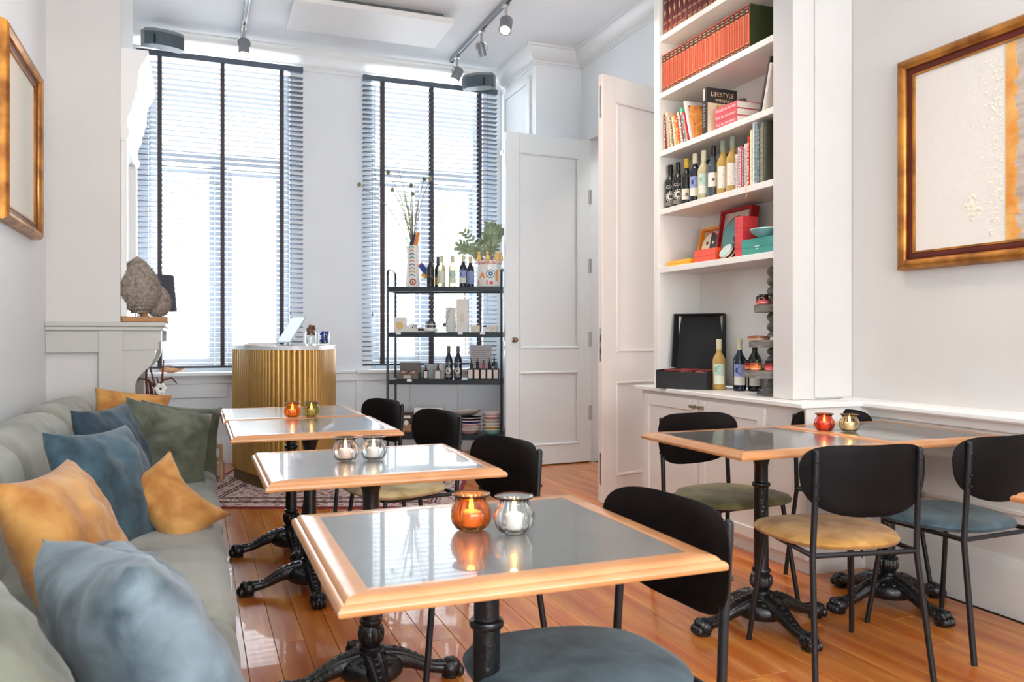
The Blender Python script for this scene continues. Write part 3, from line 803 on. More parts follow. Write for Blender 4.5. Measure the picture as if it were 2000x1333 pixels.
def chair(label, near, far, col, flip=1):
    """near/far: xy of the two ends of the backrest"""
    n_, f_ = Vector(near), Vector(far); mid = (n_+f_)/2; d = (f_-n_).normalized()
    # local x axis = backrest direction; local +y = seat direction
    x_ = d*flip; rz = math.atan2(x_.y, x_.x)
    fwd = Vector((-x_.y, x_.x)); org = mid+fwd*.215
    t = thing('dining_chair', label, 'chair', (org.x, org.y, 0), rz, 'black shell chairs at the tables')
    for k, me in CH.items():
        nm = 'leg' if 'leg' in k else k
        if k == 'seat':
            if col not in seat_cache: m2 = me.copy(); m2.materials.clear(); m2.materials.append(SEATM[col]); seat_cache[col] = m2
            me = seat_cache[col]
        o = bpy.data.objects.new(nm, me); C.objects.link(o); o.parent = t
    return t
chair('black shell chair with teal velvet seat at the nearest table', (1.0, 1.335), (.965, 1.79), 'teal')
chair('black shell chair at the second table beside the sofa', (1.05, 2.42), (.975, 2.87), 'mustard')
chair('black shell chair with straw coloured seat at the third table', (1.14, 3.56), (1.04, 4.0), 'cream')
chair('farthest black shell chair, in front of the shelf rack', (1.05, 4.34), (.93, 4.76), 'olive')
chair('black shell chair with mustard seat, its back to the camera', (1.885, 2.13), (2.29, 2.05), 'mustard', 1)
chair('black shell chair with teal seat, its back to the camera, far right', (2.53, 2.10), (2.97, 2.12), 'teal', 1)
chair('black shell chair with olive seat in front of the white cabinet', (1.96, 3.19), (2.38, 3.23), 'olive', -1)
chair('black shell chair with olive seat behind the wall table', (2.66, 3.13), (3.08, 3.09), 'olive', -1)

# ------------------------------------------------------------------ candle holders
def candle_holder(label, loc, tint, r_=.041, lit=.12, rim=None):
    t = thing('candle_holder', label, 'candle holder', loc, 0, 'glass candle holders on the tables')
    s_ = r_/.041
    outer = [(.001, 0), (.024, 0), (.030, .003), (.038, .014), (.041, .028), (.038, .044), (.030, .056), (.028, .061), (.031, .066), (.037, .070)]
    inner = [(.035, .0695), (.029, .0655), (.0255, .061), (.0275, .055), (.0350, .043), (.0380, .028), (.0350, .015), (.027, .006), (.001, .005)]
    MB().lathe([(a*s_, z*s_) for a, z in outer+inner], 64, cap=False, flute=.025, nf=16).build('glass_bowl', t, tint, 80)
    MB().lathe([(.0355*s_, .0695*s_), (.0375*s_, .0715*s_), (.0385*s_, .0700*s_), (.037*s_, .068*s_)], 32, close=True).build('rim', t, rim or mat('dark_bronze_rim', (.10, .05, .03), .3, metal=.8))
    MB().lathe([(.001, .0055), (.0185, .0055), (.019, .007), (.019, .036), (.016, .038), (.008, .035), (.001, .0345)], 24, cap=False).build('candle', t, mat('candle_wax', (.86, .80, .74), .5, emit=.05))
    MB().lathe([(.001, .0345), (.004, .038), (.0055, .045), (.004, .056), (.0018, .066), (.0003, .071)], 12, cap=False).build('flame', t, mat('candle_flame', (1, .6, .2), .5, emit=7, ecol=(1, .50, .12)))
    d = bpy.data.lights.new('candle_light', 'POINT'); d.energy = lit; d.color = (1, .55, .2); d.shadow_soft_size = .008
    l = bpy.data.objects.new('candle_light', d); C.objects.link(l); l.location = Vector(loc)+Vector((0, 0, .078)); l['kind'] = 'helper'
AMBER = mat('amber_glass', (1, .42, .12), .04, trans=1, ior=1.4)
COPPER = mat('copper_fleck_glass', (1, .90, .84), .03, trans=1, ior=1.4)
RUBY = mat('ruby_glass', (.95, .22, .14), .04, trans=1, ior=1.4)
OLIVEG = mat('olive_glass', (.62, .55, .25), .05, trans=1, ior=1.35)
T = .751
candle_holder('amber glass candle holder on the nearest table', (.535, 1.61, T), AMBER, .043, .25)
candle_holder('clear glass candle holder on the nearest table', (.610, 1.555, T), GLASS, .043)
candle_holder('copper flecked glass candle holder on the second table, left of the pair', (.450, 2.65, T), COPPER, .043)
candle_holder('clear glass candle holder on the second table, right of the pair', (.540, 2.64, T), GLASS, .043)
candle_holder('amber glass candle holder between the two far left tables', (.445, 4.17, T), AMBER, .042, .25)
candle_holder('olive glass candle holder between the two far left tables', (.535, 4.15, T), OLIVEG, .042)
candle_holder('ruby red glass candle holder on the right tables', (2.50, 2.74, T), RUBY, .042, .2)
candle_holder('clear gold flecked candle holder on the right tables', (2.580, 2.68, T), mat('gold_fleck_glass', (.95, .85, .6), .05, trans=1, ior=1.38), .042)

# ------------------------------------------------------------------ rug
rug = thing('oriental_rug', 'faded red patterned oriental rug under the gold counter', 'rug', (-.27, 5.91, 0), R(-21.27))
def rug_mat():
    m = bpy.data.materials.new('faded_red_rug_pile'); m.use_nodes = True; N = m.node_tree.nodes; L = m.node_tree.links; bs = N['Principled BSDF']
    bs.inputs['Roughness'].default_value = .95
    tc = N.new('ShaderNodeTexCoord')
    vo = N.new('ShaderNodeTexVoronoi'); vo.inputs['Scale'].default_value = 22; L.new(tc.outputs['Object'], vo.inputs['Vector'])
    nz = N.new('ShaderNodeTexNoise'); nz.inputs['Scale'].default_value = 30; nz.inputs['Detail'].default_value = 6; L.new(tc.outputs['Object'], nz.inputs['Vector'])
    ad = N.new('ShaderNodeMath'); ad.operation = 'MULTIPLY_ADD'; ad.inputs[1].default_value = .9; L.new(vo.outputs[0], ad.inputs[0]); L.new(nz.outputs[0], ad.inputs[2])
    cr = N.new('ShaderNodeValToRGB'); L.new(ad.outputs[0], cr.inputs[0])
    for p, c in ((.62, '6e3136'), (.74, 'b98a80'), (.86, '8e4a4a'), (1.0, 'cdb3a6')):
        e = cr.color_ramp.elements.new(p); e.color = (*hexc(c), 1)
    cr.color_ramp.elements.remove(cr.color_ramp.elements[0])
    L.new(cr.outputs[0], bs.inputs['Base Color']); return m
bx('pile', (.03, .03, 0), (2.0, 2.1, .008), rug_mat(), rug)
b = MB(); RB = mat('rug_border_red', '8a2f3a', .95, var=.15, vscale=30)
for a, c in (((0, 0), (2.03, .03)), ((0, 2.1), (2.03, 2.13)), ((0, .03), (.03, 2.1)), ((2.0, .03), (2.03, 2.1))): b.box((a[0], a[1], 0), (c[0], c[1], .009))
b.build('border', rug, RB)
b = MB(); RB2 = mat('rug_dark_line', '4a2c33', .95)
for i_ in (.16, .19, .30, .33): 
    for a, c in (((i_, i_), (2.03-i_, i_+.012)), ((i_, 2.13-i_), (2.03-i_, 2.142-i_)), ((i_, i_), (i_+.012, 2.13-i_)), ((2.018-i_, i_), (2.03-i_, 2.13-i_))): b.box((a[0], a[1], .008), (c[0], c[1], .0095))
b.build('border_line', rug, RB2)

# ------------------------------------------------------------------ gold fluted counter
ctr = thing('reception_counter', 'gold fluted reception counter with a white top in front of the left window', 'counter', (0, 0, 0))
ctrl_pts = [(.275, 6.92), (.36, 6.62), (.465, 6.33), (.56, 6.20), (.68, 6.15), (.80, 6.19), (.885, 6.32), (.96, 6.52), (1.035, 6.75), (1.09, 6.98)]
def catmull(P, n):
    P = [Vector(p) for p in P]; P = [P[0]*2-P[1]]+P+[P[-1]*2-P[-2]]; out = []
    for i in range(1, len(P)-2):
        for k in range(n):
            t_ = k/n; a, b_, c, d = P[i-1:i+3]
            out.append(.5*((2*b_)+(c-a)*t_+(2*a-5*b_+4*c-d)*t_*t_+(3*b_-a-3*c+d)*t_**3))
    out.append(P[-2]); return out
cv = catmull(ctrl_pts, 20)
def resample(P, step):
    out = [P[0]]; acc = 0
    for a, b_ in zip(P, P[1:]):
        L_ = (b_-a).length; 
        while acc+L_ >= step:
            f = (step-acc)/L_; a = a.lerp(b_, f); out.append(a.copy()); L_ = (b_-a).length; acc = 0
        acc += L_
    return out
rs = resample(cv, .042)
cen = Vector((.68, 7.0))
for i in range(len(rs)-1):
    a, b_ = rs[i], rs[i+1]; mid = (a+b_)/2; d = (b_-a).normalized(); nrm = Vector((d.y, -d.x))
    if nrm.dot(mid-cen) < 0: nrm = -nrm
    half = (b_-a).length/2*.97
    poly = [mid-d*half-nrm*.01]+[mid-d*half*cos(pi*k/8)*1.0+nrm*sin(pi*k/8)*.016 for k in range(9)]+[mid+d*half-nrm*.01]
    MB().prism([(p.x, p.y) for p in poly], .10, 1.05, 'z').build('rib', ctr, BRASS, 60)
inner = [p+(cen-p).normalized()*.012 for p in rs]
MB().prism([(p.x, p.y) for p in inner], .015, 1.05, 'z').build('core', ctr, mat('dark_brass_core', '5a4018', .5, metal=.3))
base = [p+(cen-p).normalized()*.005 for p in rs]
MB().prism([(p.x, p.y) for p in base], .009, .10, 'z').build('plinth', ctr, mat('bronze_plinth', '6f5628', .4, metal=.4))
topo = [p-(cen-p).normalized()*.018 for p in rs]
MB().prism([(p.x, p.y) for p in topo], 1.05, 1.082, 'z').build('countertop', ctr, mat('white_marble', (.80, .80, .80), .25, var=.04, vscale=5, distort=1))
CT = 1.0825
t = thing('tablet_stand', 'tablet on a metal stand on the gold counter', 'tablet', (.62, 6.45, CT), R(25))
M = Matrix.Translation((0, 0, .02)) @ Matrix.Rotation(R(35), 4, 'Y')
MB().box((-.004, -.10, 0), (.004, .10, .25), .003, M).build('tablet', t, mat('tablet_back', (.5, .52, .55), .3, metal=.5))
MB().box((-.0055, -.09, .01), (-.0045, .09, .24), 0, M).build('screen', t, mat('bright_screen', (.6, .66, .72), .2, emit=.5))
MB().box((-.05, -.06, 0), (.06, .06, .008), .003).build('base_plate', t, CHROME)
MB().tube([(.03, 0, .005), (.10, 0, .06), (.075, 0, .12)], .008, 8).build('arm', t, CHROME)
b = MB(); b.box((-.12, -.09, 0), (.12, .09, .012), .001); b.box((-.10, -.07, .012), (.10, .10, .020), .001); o = b.build('paper_stack', None, PAPER); put(o, (.47, 6.56, CT), (0, 0, R(-15))); tag(o, 'low stack of white papers on the gold counter', 'papers')
t = thing('glass_jar', 'clear glass jar of dried berries on the gold counter', 'jar', (.83, 6.47, CT))
MB().lathe([(.001, 0), (.042, 0), (.045, .01), (.045, .09), (.040, .105), (.042, .11), (.040, .11), (.037, .104), (.042, .09), (.042, .012), (.001, .008)], 24, cap=False).build('glass', t, GLASS)
b = MB(); r_ = random.Random(4)
for i in range(60):
    a = r_.uniform(0, 6.3); q = r_.uniform(0, .028); b.ball((q*cos(a), q*sin(a), r_.uniform(.085, .155)), .010, 6)
o = b.build('dried_berries', t, mat('dried_berries_brown', '5a2f28', .7, col2='a0705a', vscale=30)); o['kind'] = 'stuff'
t = thing('pen_glass', 'white lantern glass holding blue beads on the gold counter', 'jar', (.945, 6.56, CT))
MB().box((-.042, -.042, 0), (.042, .042, .014), .003).build('base', t, WHITE)
MB().lathe([(.001, .014), (.040, .014), (.043, .02), (.044, .10), (.041, .10), (.040, .022), (.001, .018)], 24, cap=False).build('glass', t, GLASS)
b = MB()
for i in range(70):
    a = r_.uniform(0, 6.3); q = r_.uniform(0, .032); b.ball((q*cos(a), q*sin(a), r_.uniform(.03, .105)), .009, 6)
o = b.build('blue_beads', t, mat('cobalt_beads', '1d3fa0', .4, var=.3, vscale=40)); o['kind'] = 'stuff'
# wooden sign leaning at the counter's foot
t = thing('wooden_step', 'small pale wooden stand with a hand hole beside the gold counter', 'wooden stand', (.12, 6.82, 0), R(-10))
WOODL = mat('pale_plywood', 'b0855c', .5, col2='d0a880', vscale=6, stretch=(8, 1, 1))
b = MB()
for a, c in (((-.07, -.01, .16), (-.045, .01, .30)), ((.045, -.01, .16), (.07, .01, .30)), ((-.045, -.01, .16), (.045, .01, .195)), ((-.045, -.01, .265), (.045, .01, .30))): b.box(a, c, .004)
b.build('handle_plate', t, WOODL)
bx('leg', (.05, -.01, 0), (.075, .06, .16), WOODL, t, .004); bx('leg', (-.03, -.01, .0), (-.005, .06, .16), WOODL, t, .004)
bx('shelf', (-.03, -.01, .09), (.07, .06, .105), WOODL, t, .003)

# ------------------------------------------------------------------ things on the mantel, sill and hearth
t = thing('artichoke_sculpture', 'grey brown woven artichoke sculpture on a wooden block on the mantel', 'sculpture', (-.42, 5.80, 1.247))
bx('wooden_block', (-.03, -.08, 0), (.24, .10, .034), mat('light_oak_block', 'a87848', .5, var=.15, vscale=8), t, .003)
WICK = mat('grey_brown_fibre', '7a6e64', .9, col2='a89c90', vscale=45, bump=.35, bscale=90)
def cone(parent, nm, c, rx, rz_, tilt):
    M = Matrix.Translation(c) @ Matrix.Rotation(tilt, 4, 'Y')
    b = MB(); pr = []
    for i in range(18):
        t_ = i/17; r_ = rx*(sin(pi*t_**.86)**.72)*(1-.12*t_) if 0 < i < 17 else .002
        pr.append((r_, rz_*2*t_))
    b.lathe(pr, 28, M, cap=False)
    for i in range(1, 16):
        t_ = i/17; r_ = pr[i][0]; n_ = max(6, int(r_*2*pi/.020))
        for k in range(n_):
            a = 2*pi*(k+.5*(i % 2))/n_
            q = Vector((r_*cos(a), r_*sin(a), pr[i][1])); o_ = Vector((cos(a), sin(a), .3)); tt = Vector((-sin(a), cos(a), 0))
            b.faces([q+tt*.010-Vector((0, 0, .012)), q-tt*.010-Vector((0, 0, .012)), q+o_*.006+Vector((0, 0, .014))], [(0, 1, 2)], M)
    o = b.build(nm, parent, WICK, 60); return o
cone(t, 'artichoke_body', (.075, .0, .05), .140, .190, R(-3))
cone(t, 'side_bulb', (.165, .07, .035), .085, .105, R(10))
MB().lathe([(.03, .03), (.022, .05), (.03, .075)], 14, Matrix.Translation((.10, 0, 0))).build('stem', t, mat('light_oak_block', 'a87848'))
t = thing('table_lamp', 'small lamp with dark tapered shade on the mantel', 'lamp', (-.245, 6.33, 1.247))
MB().lathe([(.055, 0), (.055, .012), (.012, .02), (.010, .14), (.012, .20)], 20).build('base', t, BLACKM)
MB().lathe([(.110, .085), (.088, .345), (.086, .345), (.108, .085)], 32, close=True).build('lamp_shade', t, mat('slate_fabric_shade', (.055, .055, .075), .8, bump=.1, bscale=200))
MB().ball((0, 0, .17), .028, 12, (1, 1, 1.2)).build('bulb', t, mat('warm_bulb', (1, .7, .35), .5, emit=9, ecol=(1, .55, .18)))
t = thing('salt_rock', 'glowing orange salt rock lying on the left window sill', 'salt rock', (-.215, 7.72, .833))
b = MB(); r_ = random.Random(9)
g = bmesh.ops.create_icosphere(b.bm, subdivisions=3, radius=1, matrix=Matrix.Diagonal((.105, .035, .032, 1)))
for v in g['verts']: v.co *= 1+.25*noise.noise(v.co*22); v.co.z = max(v.co.z, -.03)
o = b.build('rock', t, mat('orange_salt', 'd88a50', .4, col2='f0c098', vscale=14, bump=.4, bscale=40)); o.location = (0, -.02, .032)
MB().box((-.03, -.03, 0), (.03, .0, .004)).build('foot', t, WOODL)
t = thing('driftwood_bundle', 'bundle of dark red driftwood branches with a white flower by the fireplace', 'driftwood', (-.26, 6.0, 0))
DW = mat('red_brown_driftwood', '4a1f14', .7, col2='7c4230', vscale=9, stretch=(3, 3, .6), bump=.5, bscale=30)
for i in range(11):
    r_ = random.Random(40+i); a = r_.uniform(-.9, .9); pts = []; x_ = r_.uniform(-.04, .04); y_ = r_.uniform(-.03, .03)
    hgt = r_.uniform(.75, 1.03)
    for k in range(8):
        z_ = hgt*k/7; pts.append((x_+.035*sin(z_*6+a*3)+a*.03*z_, y_+.02*cos(z_*5+i), z_))
    MB().tube(pts, [.012, .012, .013, .013, .011, .010, .008, .004], 7).build('branch', t, DW)
for s_ in (-1, 1):
    MB().tube([(0, 0, .80), (s_*.05, -.01, .86), (s_*.10, -.01, .87), (s_*.13, 0, .83)], [.008, .008, .006, .003], 7).build('branch', t, DW)
b = MB()
for k in range(6):
    a = k*pi/3; b.ball((.03+.024*cos(a), -.06, .80+.024*sin(a)), .018, 8, (1, .5, 1)); b.ball((.035+.018*cos(a), -.055, .74+.018*sin(a)), .014, 8, (1, .5, 1))
b.build('white_flower', t, WHITE)

# ------------------------------------------------------------------ shelf rack
RZ = R(-25.5)
rack = thing('shelf_rack', 'black steel four tier shelf rack in front of the right window', 'shelf rack', (1.60, 7.20, 0), RZ)
RW, RD = 1.03, .33
STEEL = mat('black_blue_steel', (.018, .026, .032), .4, var=.1)
SHZ = (.27, .765, 1.19, 1.60)
for sx in (0, RW):
    for sy in (0, RD):
        MB().tube([(sx, sy, 0), (sx, sy, 1.70)], .011, 10).build('post', rack, STEEL)
    pts = [(sx, 0, 1.70)]+[(sx, RD/2-RD/2*cos(a), 1.70+.06*sin(a)**.5 if 0 < a < pi else 1.70) for a in [pi*k/10 for k in range(1, 10)]]+[(sx, RD, 1.70)]
    MB().tube(pts, .011, 10).build('hoop', rack, STEEL)
for z_ in SHZ:
    b = MB(); b.box((-.0, .0, z_-.006), (RW, RD, z_), .001); b.box((0, -.006, z_-.045), (RW, .010, z_), .002); b.box((0, RD-.010, z_-.045), (RW, RD+.006, z_), .002); b.box((-.006, 0, z_-.045), (.008, RD, z_)); b.box((RW-.008, 0, z_-.045), (RW+.006, RD, z_))
    b.build('shelf', rack, STEEL)
rc, rsn = cos(RZ), sin(RZ)
def RK(x_, y_, lvl): return (1.60+x_*rc-y_*rsn, 7.20+x_*rsn+y_*rc, SHZ[lvl]+.0008)

# --- generic small goods
def wrap_patch(b, w_, z0, z1, r_, a0=-pi/2, n=10):
    """curved label patch facing -y"""
    ha = w_/r_/2
    vs = []
    for k in range(n+1):
        a = a0-ha+2*ha*k/n; vs += [(r_*cos(a), r_*sin(a), z0), (r_*cos(a), r_*sin(a), z1)]
    b.faces(vs, [(2*k, 2*k+2, 2*k+3, 2*k+1) for k in range(n)]); return b
def wrap_poly(b, pts, r_, a0=-pi/2):
    vs = [(r_*cos(a0+p[0]/r_), r_*sin(a0+p[0]/r_), p[1]) for p in pts]
    b.faces(vs, [tuple(range(len(pts)))]); return b
def wrap_text(b, s, size, r_, z, a0=-pi/2):
    v, f = text_geo(s, size)
    b.faces([(r_*cos(a0+p[0]/r_), r_*sin(a0+p[0]/r_), z+p[1]) for p in v], f); return b
def disc(cx, cz, r_, n=20, a0=0, a1=2*pi): return [(cx+r_*cos(a0+(a1-a0)*k/n), cz+r_*sin(a0+(a1-a0)*k/n)) for k in range(n)]
def moon(cx, cz, r_): 
    o_ = [(cx+r_*cos(a), cz+r_*sin(a)) for a in [R(60)+R(240)*k/14 for k in range(15)]]
    i_ = [(cx+r_*.45+r_*.85*cos(a), cz+r_*.85*sin(a)) for a in [R(255)-R(150)*k/12 for k in range(13)]]
    return o_+i_
def bottle(label, loc, glass, cap, style, rz=0, h_=.30, r_=.037, group=None, lcol='e8e0d0', mark=None):
    t = thing('wine_bottle', label, 'bottle', loc, rz, group)
    k = h_/.30
    pr = [(.001, .004), (r_*.85, 0), (r_, .006), (r_, .17*k), (r_*.92, .19*k), (r_*.55, .213*k), (.0155, .226*k), (.0145, .24*k), (.0145, .292*k), (.001, .293*k)]
    MB().lathe(pr, 24, cap=False).build('glass_body', t, glass)
    MB().lathe([(.0155, .238*k), (.0160, .24*k), (.0160, .298*k), (.0145, .30*k), (.001, .30*k)], 18, cap=False).build('cap', t, cap)
    rr = r_+.0006
    if style == 'rosette':
        b = MB(); b.m(plain('d8d0c0')); wrap_text(b, 'CUN', .028, rr, .135*k); 
        ring = []
        for a in range(24):
            a1, a2 = 2*pi*a/24, 2*pi*(a+1)/24
            wrap_poly(b, [(.022*cos(a1), .075+.022*sin(a1)), (.022*cos(a2), .075+.022*sin(a2)), (.011*cos(a2), .075+.011*sin(a2)), (.011*cos(a1), .075+.011*sin(a1))], rr)
        for q in range(14):
            a = 2*pi*q/14; wrap_poly(b, disc(.028*cos(a), .075+.030*sin(a), .0045, 8), rr)
        b.build('lettering', t)
        b = MB(); b.m(plain('7d776c')); wrap_patch(b, .07, .015, .040, rr); b.build('lower_label', t)
    else:
        b = MB(); b.m(plain(lcol, .6)); z0, z1 = {'low': (.03, .10), 'tall': (.035, .155), 'mid': (.06, .14), 'band': (.035, .16)}[style]
        wrap_patch(b, r_*1.9, z0*k, z1*k, rr); b.build('bottle_label', t)
        if mark == 'moon_blue' or mark == 'moon_green':
            b = MB(); b.m(plain('8f9ccb' if 'blue' in mark else 'bfd4c4', .6)); wrap_patch(b, r_*1.9, .085*k, z1*k, rr+.0004)
            b.m(plain('2c3f7c' if 'blue' in mark else '7fb09a', .6)); wrap_poly(b, moon(-.002, .12*k, .024), rr+.0009); b.build('emblem', t)
        elif mark == 'dots':
            b = MB(); b.m(plain('55504a', .6))
            for dx, dz in ((0, .115), (.016, .125), (.02, .09), (-.018, .085), (.004, .07), (-.02, .13), (-.004, .05)): wrap_poly(b, disc(dx, dz, .0025, 8), rr+.0005)
            b.build('emblem', t)
        elif mark == 'heart':
            b = MB(); b.m(plain('e09050', .5)); wrap_poly(b, [(0, .045), (.028, .08), (.024, .098), (.012, .10), (0, .088), (-.012, .10), (-.024, .098), (-.028, .08)], rr+.0006); b.build('emblem', t)
        elif mark == 'line':
            b = MB(); b.m(plain('7a6048', .5)); wrap_poly(b, disc(0, (z0+z1)/2*k, .009, 14), rr+.0005); wrap_patch(b, .04, .052*k, .055*k, rr+.0005); b.build('emblem', t)
    return t
G_DARK = mat('dark_wine_glass', (.012, .014, .012), .08, spec=.6)
G_NAVY = mat('navy_wine_glass', (.010, .012, .03), .08, spec=.6)
G_GOLD = mat('white_wine_glass', (.75, .50, .16), .06, spec=.6, trans=.45, ior=1.3)
G_PALE = mat('pale_wine_glass', (.86, .78, .50), .06, spec=.6, trans=.5, ior=1.3)
G_STEEL = mat('slate_wine_glass', (.06, .075, .09), .1)
K_BLK, K_CRM, K_YEL, K_SAGE = plain('15130f', .4), plain('d8cfae', .4), plain('d9b020', .4), plain('8a927c', .4)
GB = 'bottles on the shelf rack'

# --- rack, top tier
t = thing('fish_vase', 'tall painted ceramic fish vase with an open mouth on top of the rack', 'vase', RK(.20, .15, 3), RZ)
CER = mat('white_ceramic_glaze', (.80, .77, .72), .2)
pr = [(.06, 0), (.065, .02), (.055, .12), (.050, .25), (.052, .33), (.060, .38), (.050, .385), (.044, .33), (.044, .25), (.04, .03), (.001, .02)]
b = MB(); b.lathe([(.001, 0)]+pr, 24, Matrix.Diagonal((1.05, .7, 1, 1)), cap=False); b.build('body', t, CER)
b = MB(); b.m(plain('e8893a', .3)); b.prism([(-.0, .36), (.045, .37), (.07, .50), (.045, .51), (.01, .43)], -.012, .012, 'y'); b.m(plain('1c3a5c', .3)); b.prism([(-.03, .37), (.012, .40), (.028, .50), (.01, .49), (-.02, .42)], -.026, -.012, 'y'); b.build('tail_fin', t)
b = MB(); b.m(plain('d8503a', .3)); b.prism([(.05, .20), (.085, .235), (.08, .17)], -.008, .008, 'y'); b.m(plain('26408c', .3)); b.prism([(.055, .19), (.09, .225), (.15, .15), (.145, .10), (.09, .14)], -.009, .009, 'y'); b.m(plain('f0b440', .3)); b.prism([(.09, .14), (.145, .10), (.14, .07), (.08, .10)], -.009, .009, 'y'); b.build('side_fin', t)
b = MB()
for i in range(9):
    z_ = .10+i*.032; b.m(plain(('2a3c5a', 'c9803c', '3a6a60')[i % 3], .3))
    pts = []
    for k in range(7):
        a = pi*k/6; pts.append((.028*cos(a), z_+.020*sin(a)))
    for k in range(7):
        a = pi*(6-k)/6; pts.append((.022*cos(a), z_+.012*sin(a)))
    for s0, s1 in zip(range(6), range(1, 7)):
        quad = [pts[s0], pts[s1], pts[13-s1], pts[13-s0]]
        b.faces([(p[0], -.047+.25*p[0]**2/.05, p[1]) for p in quad], [(0, 1, 2, 3)])
b.m(plain('c04a30', .3)); b.faces([(p[0], -.048, p[1]) for p in disc(.01, .05, .030)], [tuple(range(20))])
b.m(plain('efe6d6', .3)); b.faces([(p[0], -.0485, p[1]) for p in disc(.01, .05, .017)], [tuple(range(20))])
b.m(plain('1c2a40', .3)); b.faces([(p[0], -.049, p[1]) for p in disc(.01, .05, .008)], [tuple(range(20))])
b.build('painted_scales', t)
# dried stems
t = thing('dried_flowers', 'spray of dried thistles and grasses standing in the fish vase', 'dried flowers', tuple(Vector(RK(.20, .15, 3))+Vector((0, 0, .30))), RZ)
STEM = mat('dried_stem', '8c8468', .9, var=.2)
TH = mat('dried_thistle', '6d664a', .9, col2='a59a78', vscale=30)
TW = [(-.51, .66, .04), (-.23, .76, 0), (-.10, .62, .02), (-.20, .61, .05), (-.14, .81, -.02), (-.02, .64, .02), (.0, .56, 0), (.10, .70, .03), (.17, .69, -.04), (-.05, .46, .03), (-.10, .40, -.02), (.05, .43, .0), (-.03, .52, .02), (.06, .50, -.03), (-.08, .55, -.03)]
for i, (dx, dz, dy) in enumerate(TW):
    pts = [(.0+.012*sin(i), .0, 0), (dx*.18, dy*.2, dz*.35), (dx*.5, dy*.6, dz*.72), (dx, dy, dz)]
    pts = [Vector(p) for p in pts]; cvp = []
    for k in range(9):
        t_ = k/8*2.999; a = int(t_); cvp.append(pts[a].lerp(pts[a+1], t_-a))
    MB().tube(cvp, [.003]*8+[.0015], 5).build('stem', t, STEM)
    b = MB(); r_ = random.Random(i)
    if i in (0, 1, 3, 5, 6, 7, 8):
        b.ball(pts[-1], .018, 8, (1, 1, 1.2))
        for k in range(16):
            d = Vector((r_.gauss(0, 1), r_.gauss(0, 1), r_.gauss(.3, 1))).normalized()*r_.uniform(.035, .05); b.tube([pts[-1], pts[-1]+d], [.0016, .0004], 4)
        b.build('thistle_head', t, TH)
    else:
        for k in range(40):
            q = r_.uniform(.35, 1); a = int(q*8) if q < 1 else 8; c = cvp[min(a, 8)]; d = Vector((r_.gauss(0, .03), r_.gauss(0, .02), r_.uniform(-.01, .04)))
            b.tube([c, c+d], [.001, .0005], 4); b.ball(c+d, .003, 5)
        o = b.build('seed_heads', t, TH); o['kind'] = 'stuff'
bottle('dark bottle with an orange heart on the rack top, in front', RK(.375, .08, 3), G_DARK, plain('4a5058', .4), 'low', RZ, .285, .034, GB, '20282c', 'heart')
bottle('dark bottle behind the heart bottle on the rack top', RK(.425, .20, 3), G_DARK, plain('4a5058', .4), 'low', RZ, .285, .034, GB, 'd9a640')
bottle('pale wine bottle with narrow label beside the heart bottle on the rack top', RK(.475, .10, 3), G_PALE, plain('cfc6a8', .4), 'tall', RZ, .285, .036, GB, 'd8dcc8')
bottle('pale wine bottle with green moon label on the rack top', RK(.575, .10, 3), G_PALE, plain('cfc6a8', .4), 'tall', RZ, .285, .036, GB, 'dfe0cc', 'moon_green')
bottle('navy wine bottle with blue moon label on the rack top', RK(.675, .08, 3), G_NAVY, plain('cfc09a', .4), 'tall', RZ, .285, .036, GB, 'd8d4c8', 'moon_blue')
bottle('navy wine bottle behind the moon bottle on the rack top', RK(.725, .20, 3), G_NAVY, plain('cfc09a', .4), 'tall', RZ, .285, .036, GB, '8f9ccb')
t = thing('castle_planter', 'painted ceramic planter with a crown of little figures at the rack end', 'planter', RK(.90, .14, 3), RZ)
MB().lathe([(.001, 0), (.105, 0), (.108, .01), (.110, .20), (.122, .205), (.122, .235), (.110, .24), (.100, .24), (.100, .03), (.001, .02)], 32, Matrix.Diagonal((1, .95, 1, 1)), cap=False).build('pot', t, CER)
MB().lathe([(.1235, .206), (.1265, .212), (.1265, .226), (.1235, .232)], 32, Matrix.Diagonal((1, .95, 1, 1)), close=True).build('rope_band', t, mat('red_white_rope', 'c8473c', .4, col2='e8ded0', vscale=60))
for k in range(8):
    a = 2*pi*k/8; b = MB(); p = Vector((.112*cos(a), .106*sin(a), .24)); b.m(plain('f0c27a', .3)); b.lathe([(.024, 0), (.020, .035), (.008, .05)], 12, Matrix.Translation(p)); b.ball(p+Vector((0, 0, .062)), .017, 10); b.build('figure', t)
b = MB(); r_o = .1095
def ft(b, pts, m_): b.m(m_); vs = [((r_o+.002)*cos(-pi/2+p[0]/r_o), .95*(r_o+.002)*sin(-pi/2+p[0]/r_o)-.0005, p[1]) for p in pts]; b.faces(vs, [tuple(range(len(pts)))])
ft(b, [(-.085, .075), (-.02, .075), (-.045, .135)], plain('ef8a2c', .3)); ft(b, [(-.10, .02), (.0, .02), (.0, .06), (-.10, .06)], plain('d93428', .3))
ft(b, [(-.085, .032), (-.02, .032), (-.02, .046), (-.085, .046)], plain('efe0d0', .3)); ft(b, disc(.035, .035, .016), plain('d93428', .3))
ft(b, [(.075, .05), (.10, .05), (.10, .16), (.075, .14)], plain('ef8a2c', .3))
b.build('painted_pattern', t)
b = MB()
for rr_, c_, off in ((.040, '2c4a7c', .0), (.032, 'e8e4da', .0006), (.024, '4a8ab0', .0012), (.014, '18304c', .0018), (.006, 'e8e4da', .0024)):
    b.m(plain(c_, .3)); vs = [((r_o+.0022+off)*cos(-pi/2+p[0]/r_o), .95*(r_o+.0022+off)*sin(-pi/2+p[0]/r_o)-.001, p[1]) for p in disc(.028, .115, rr_)]; b.faces(vs, [tuple(range(20))])
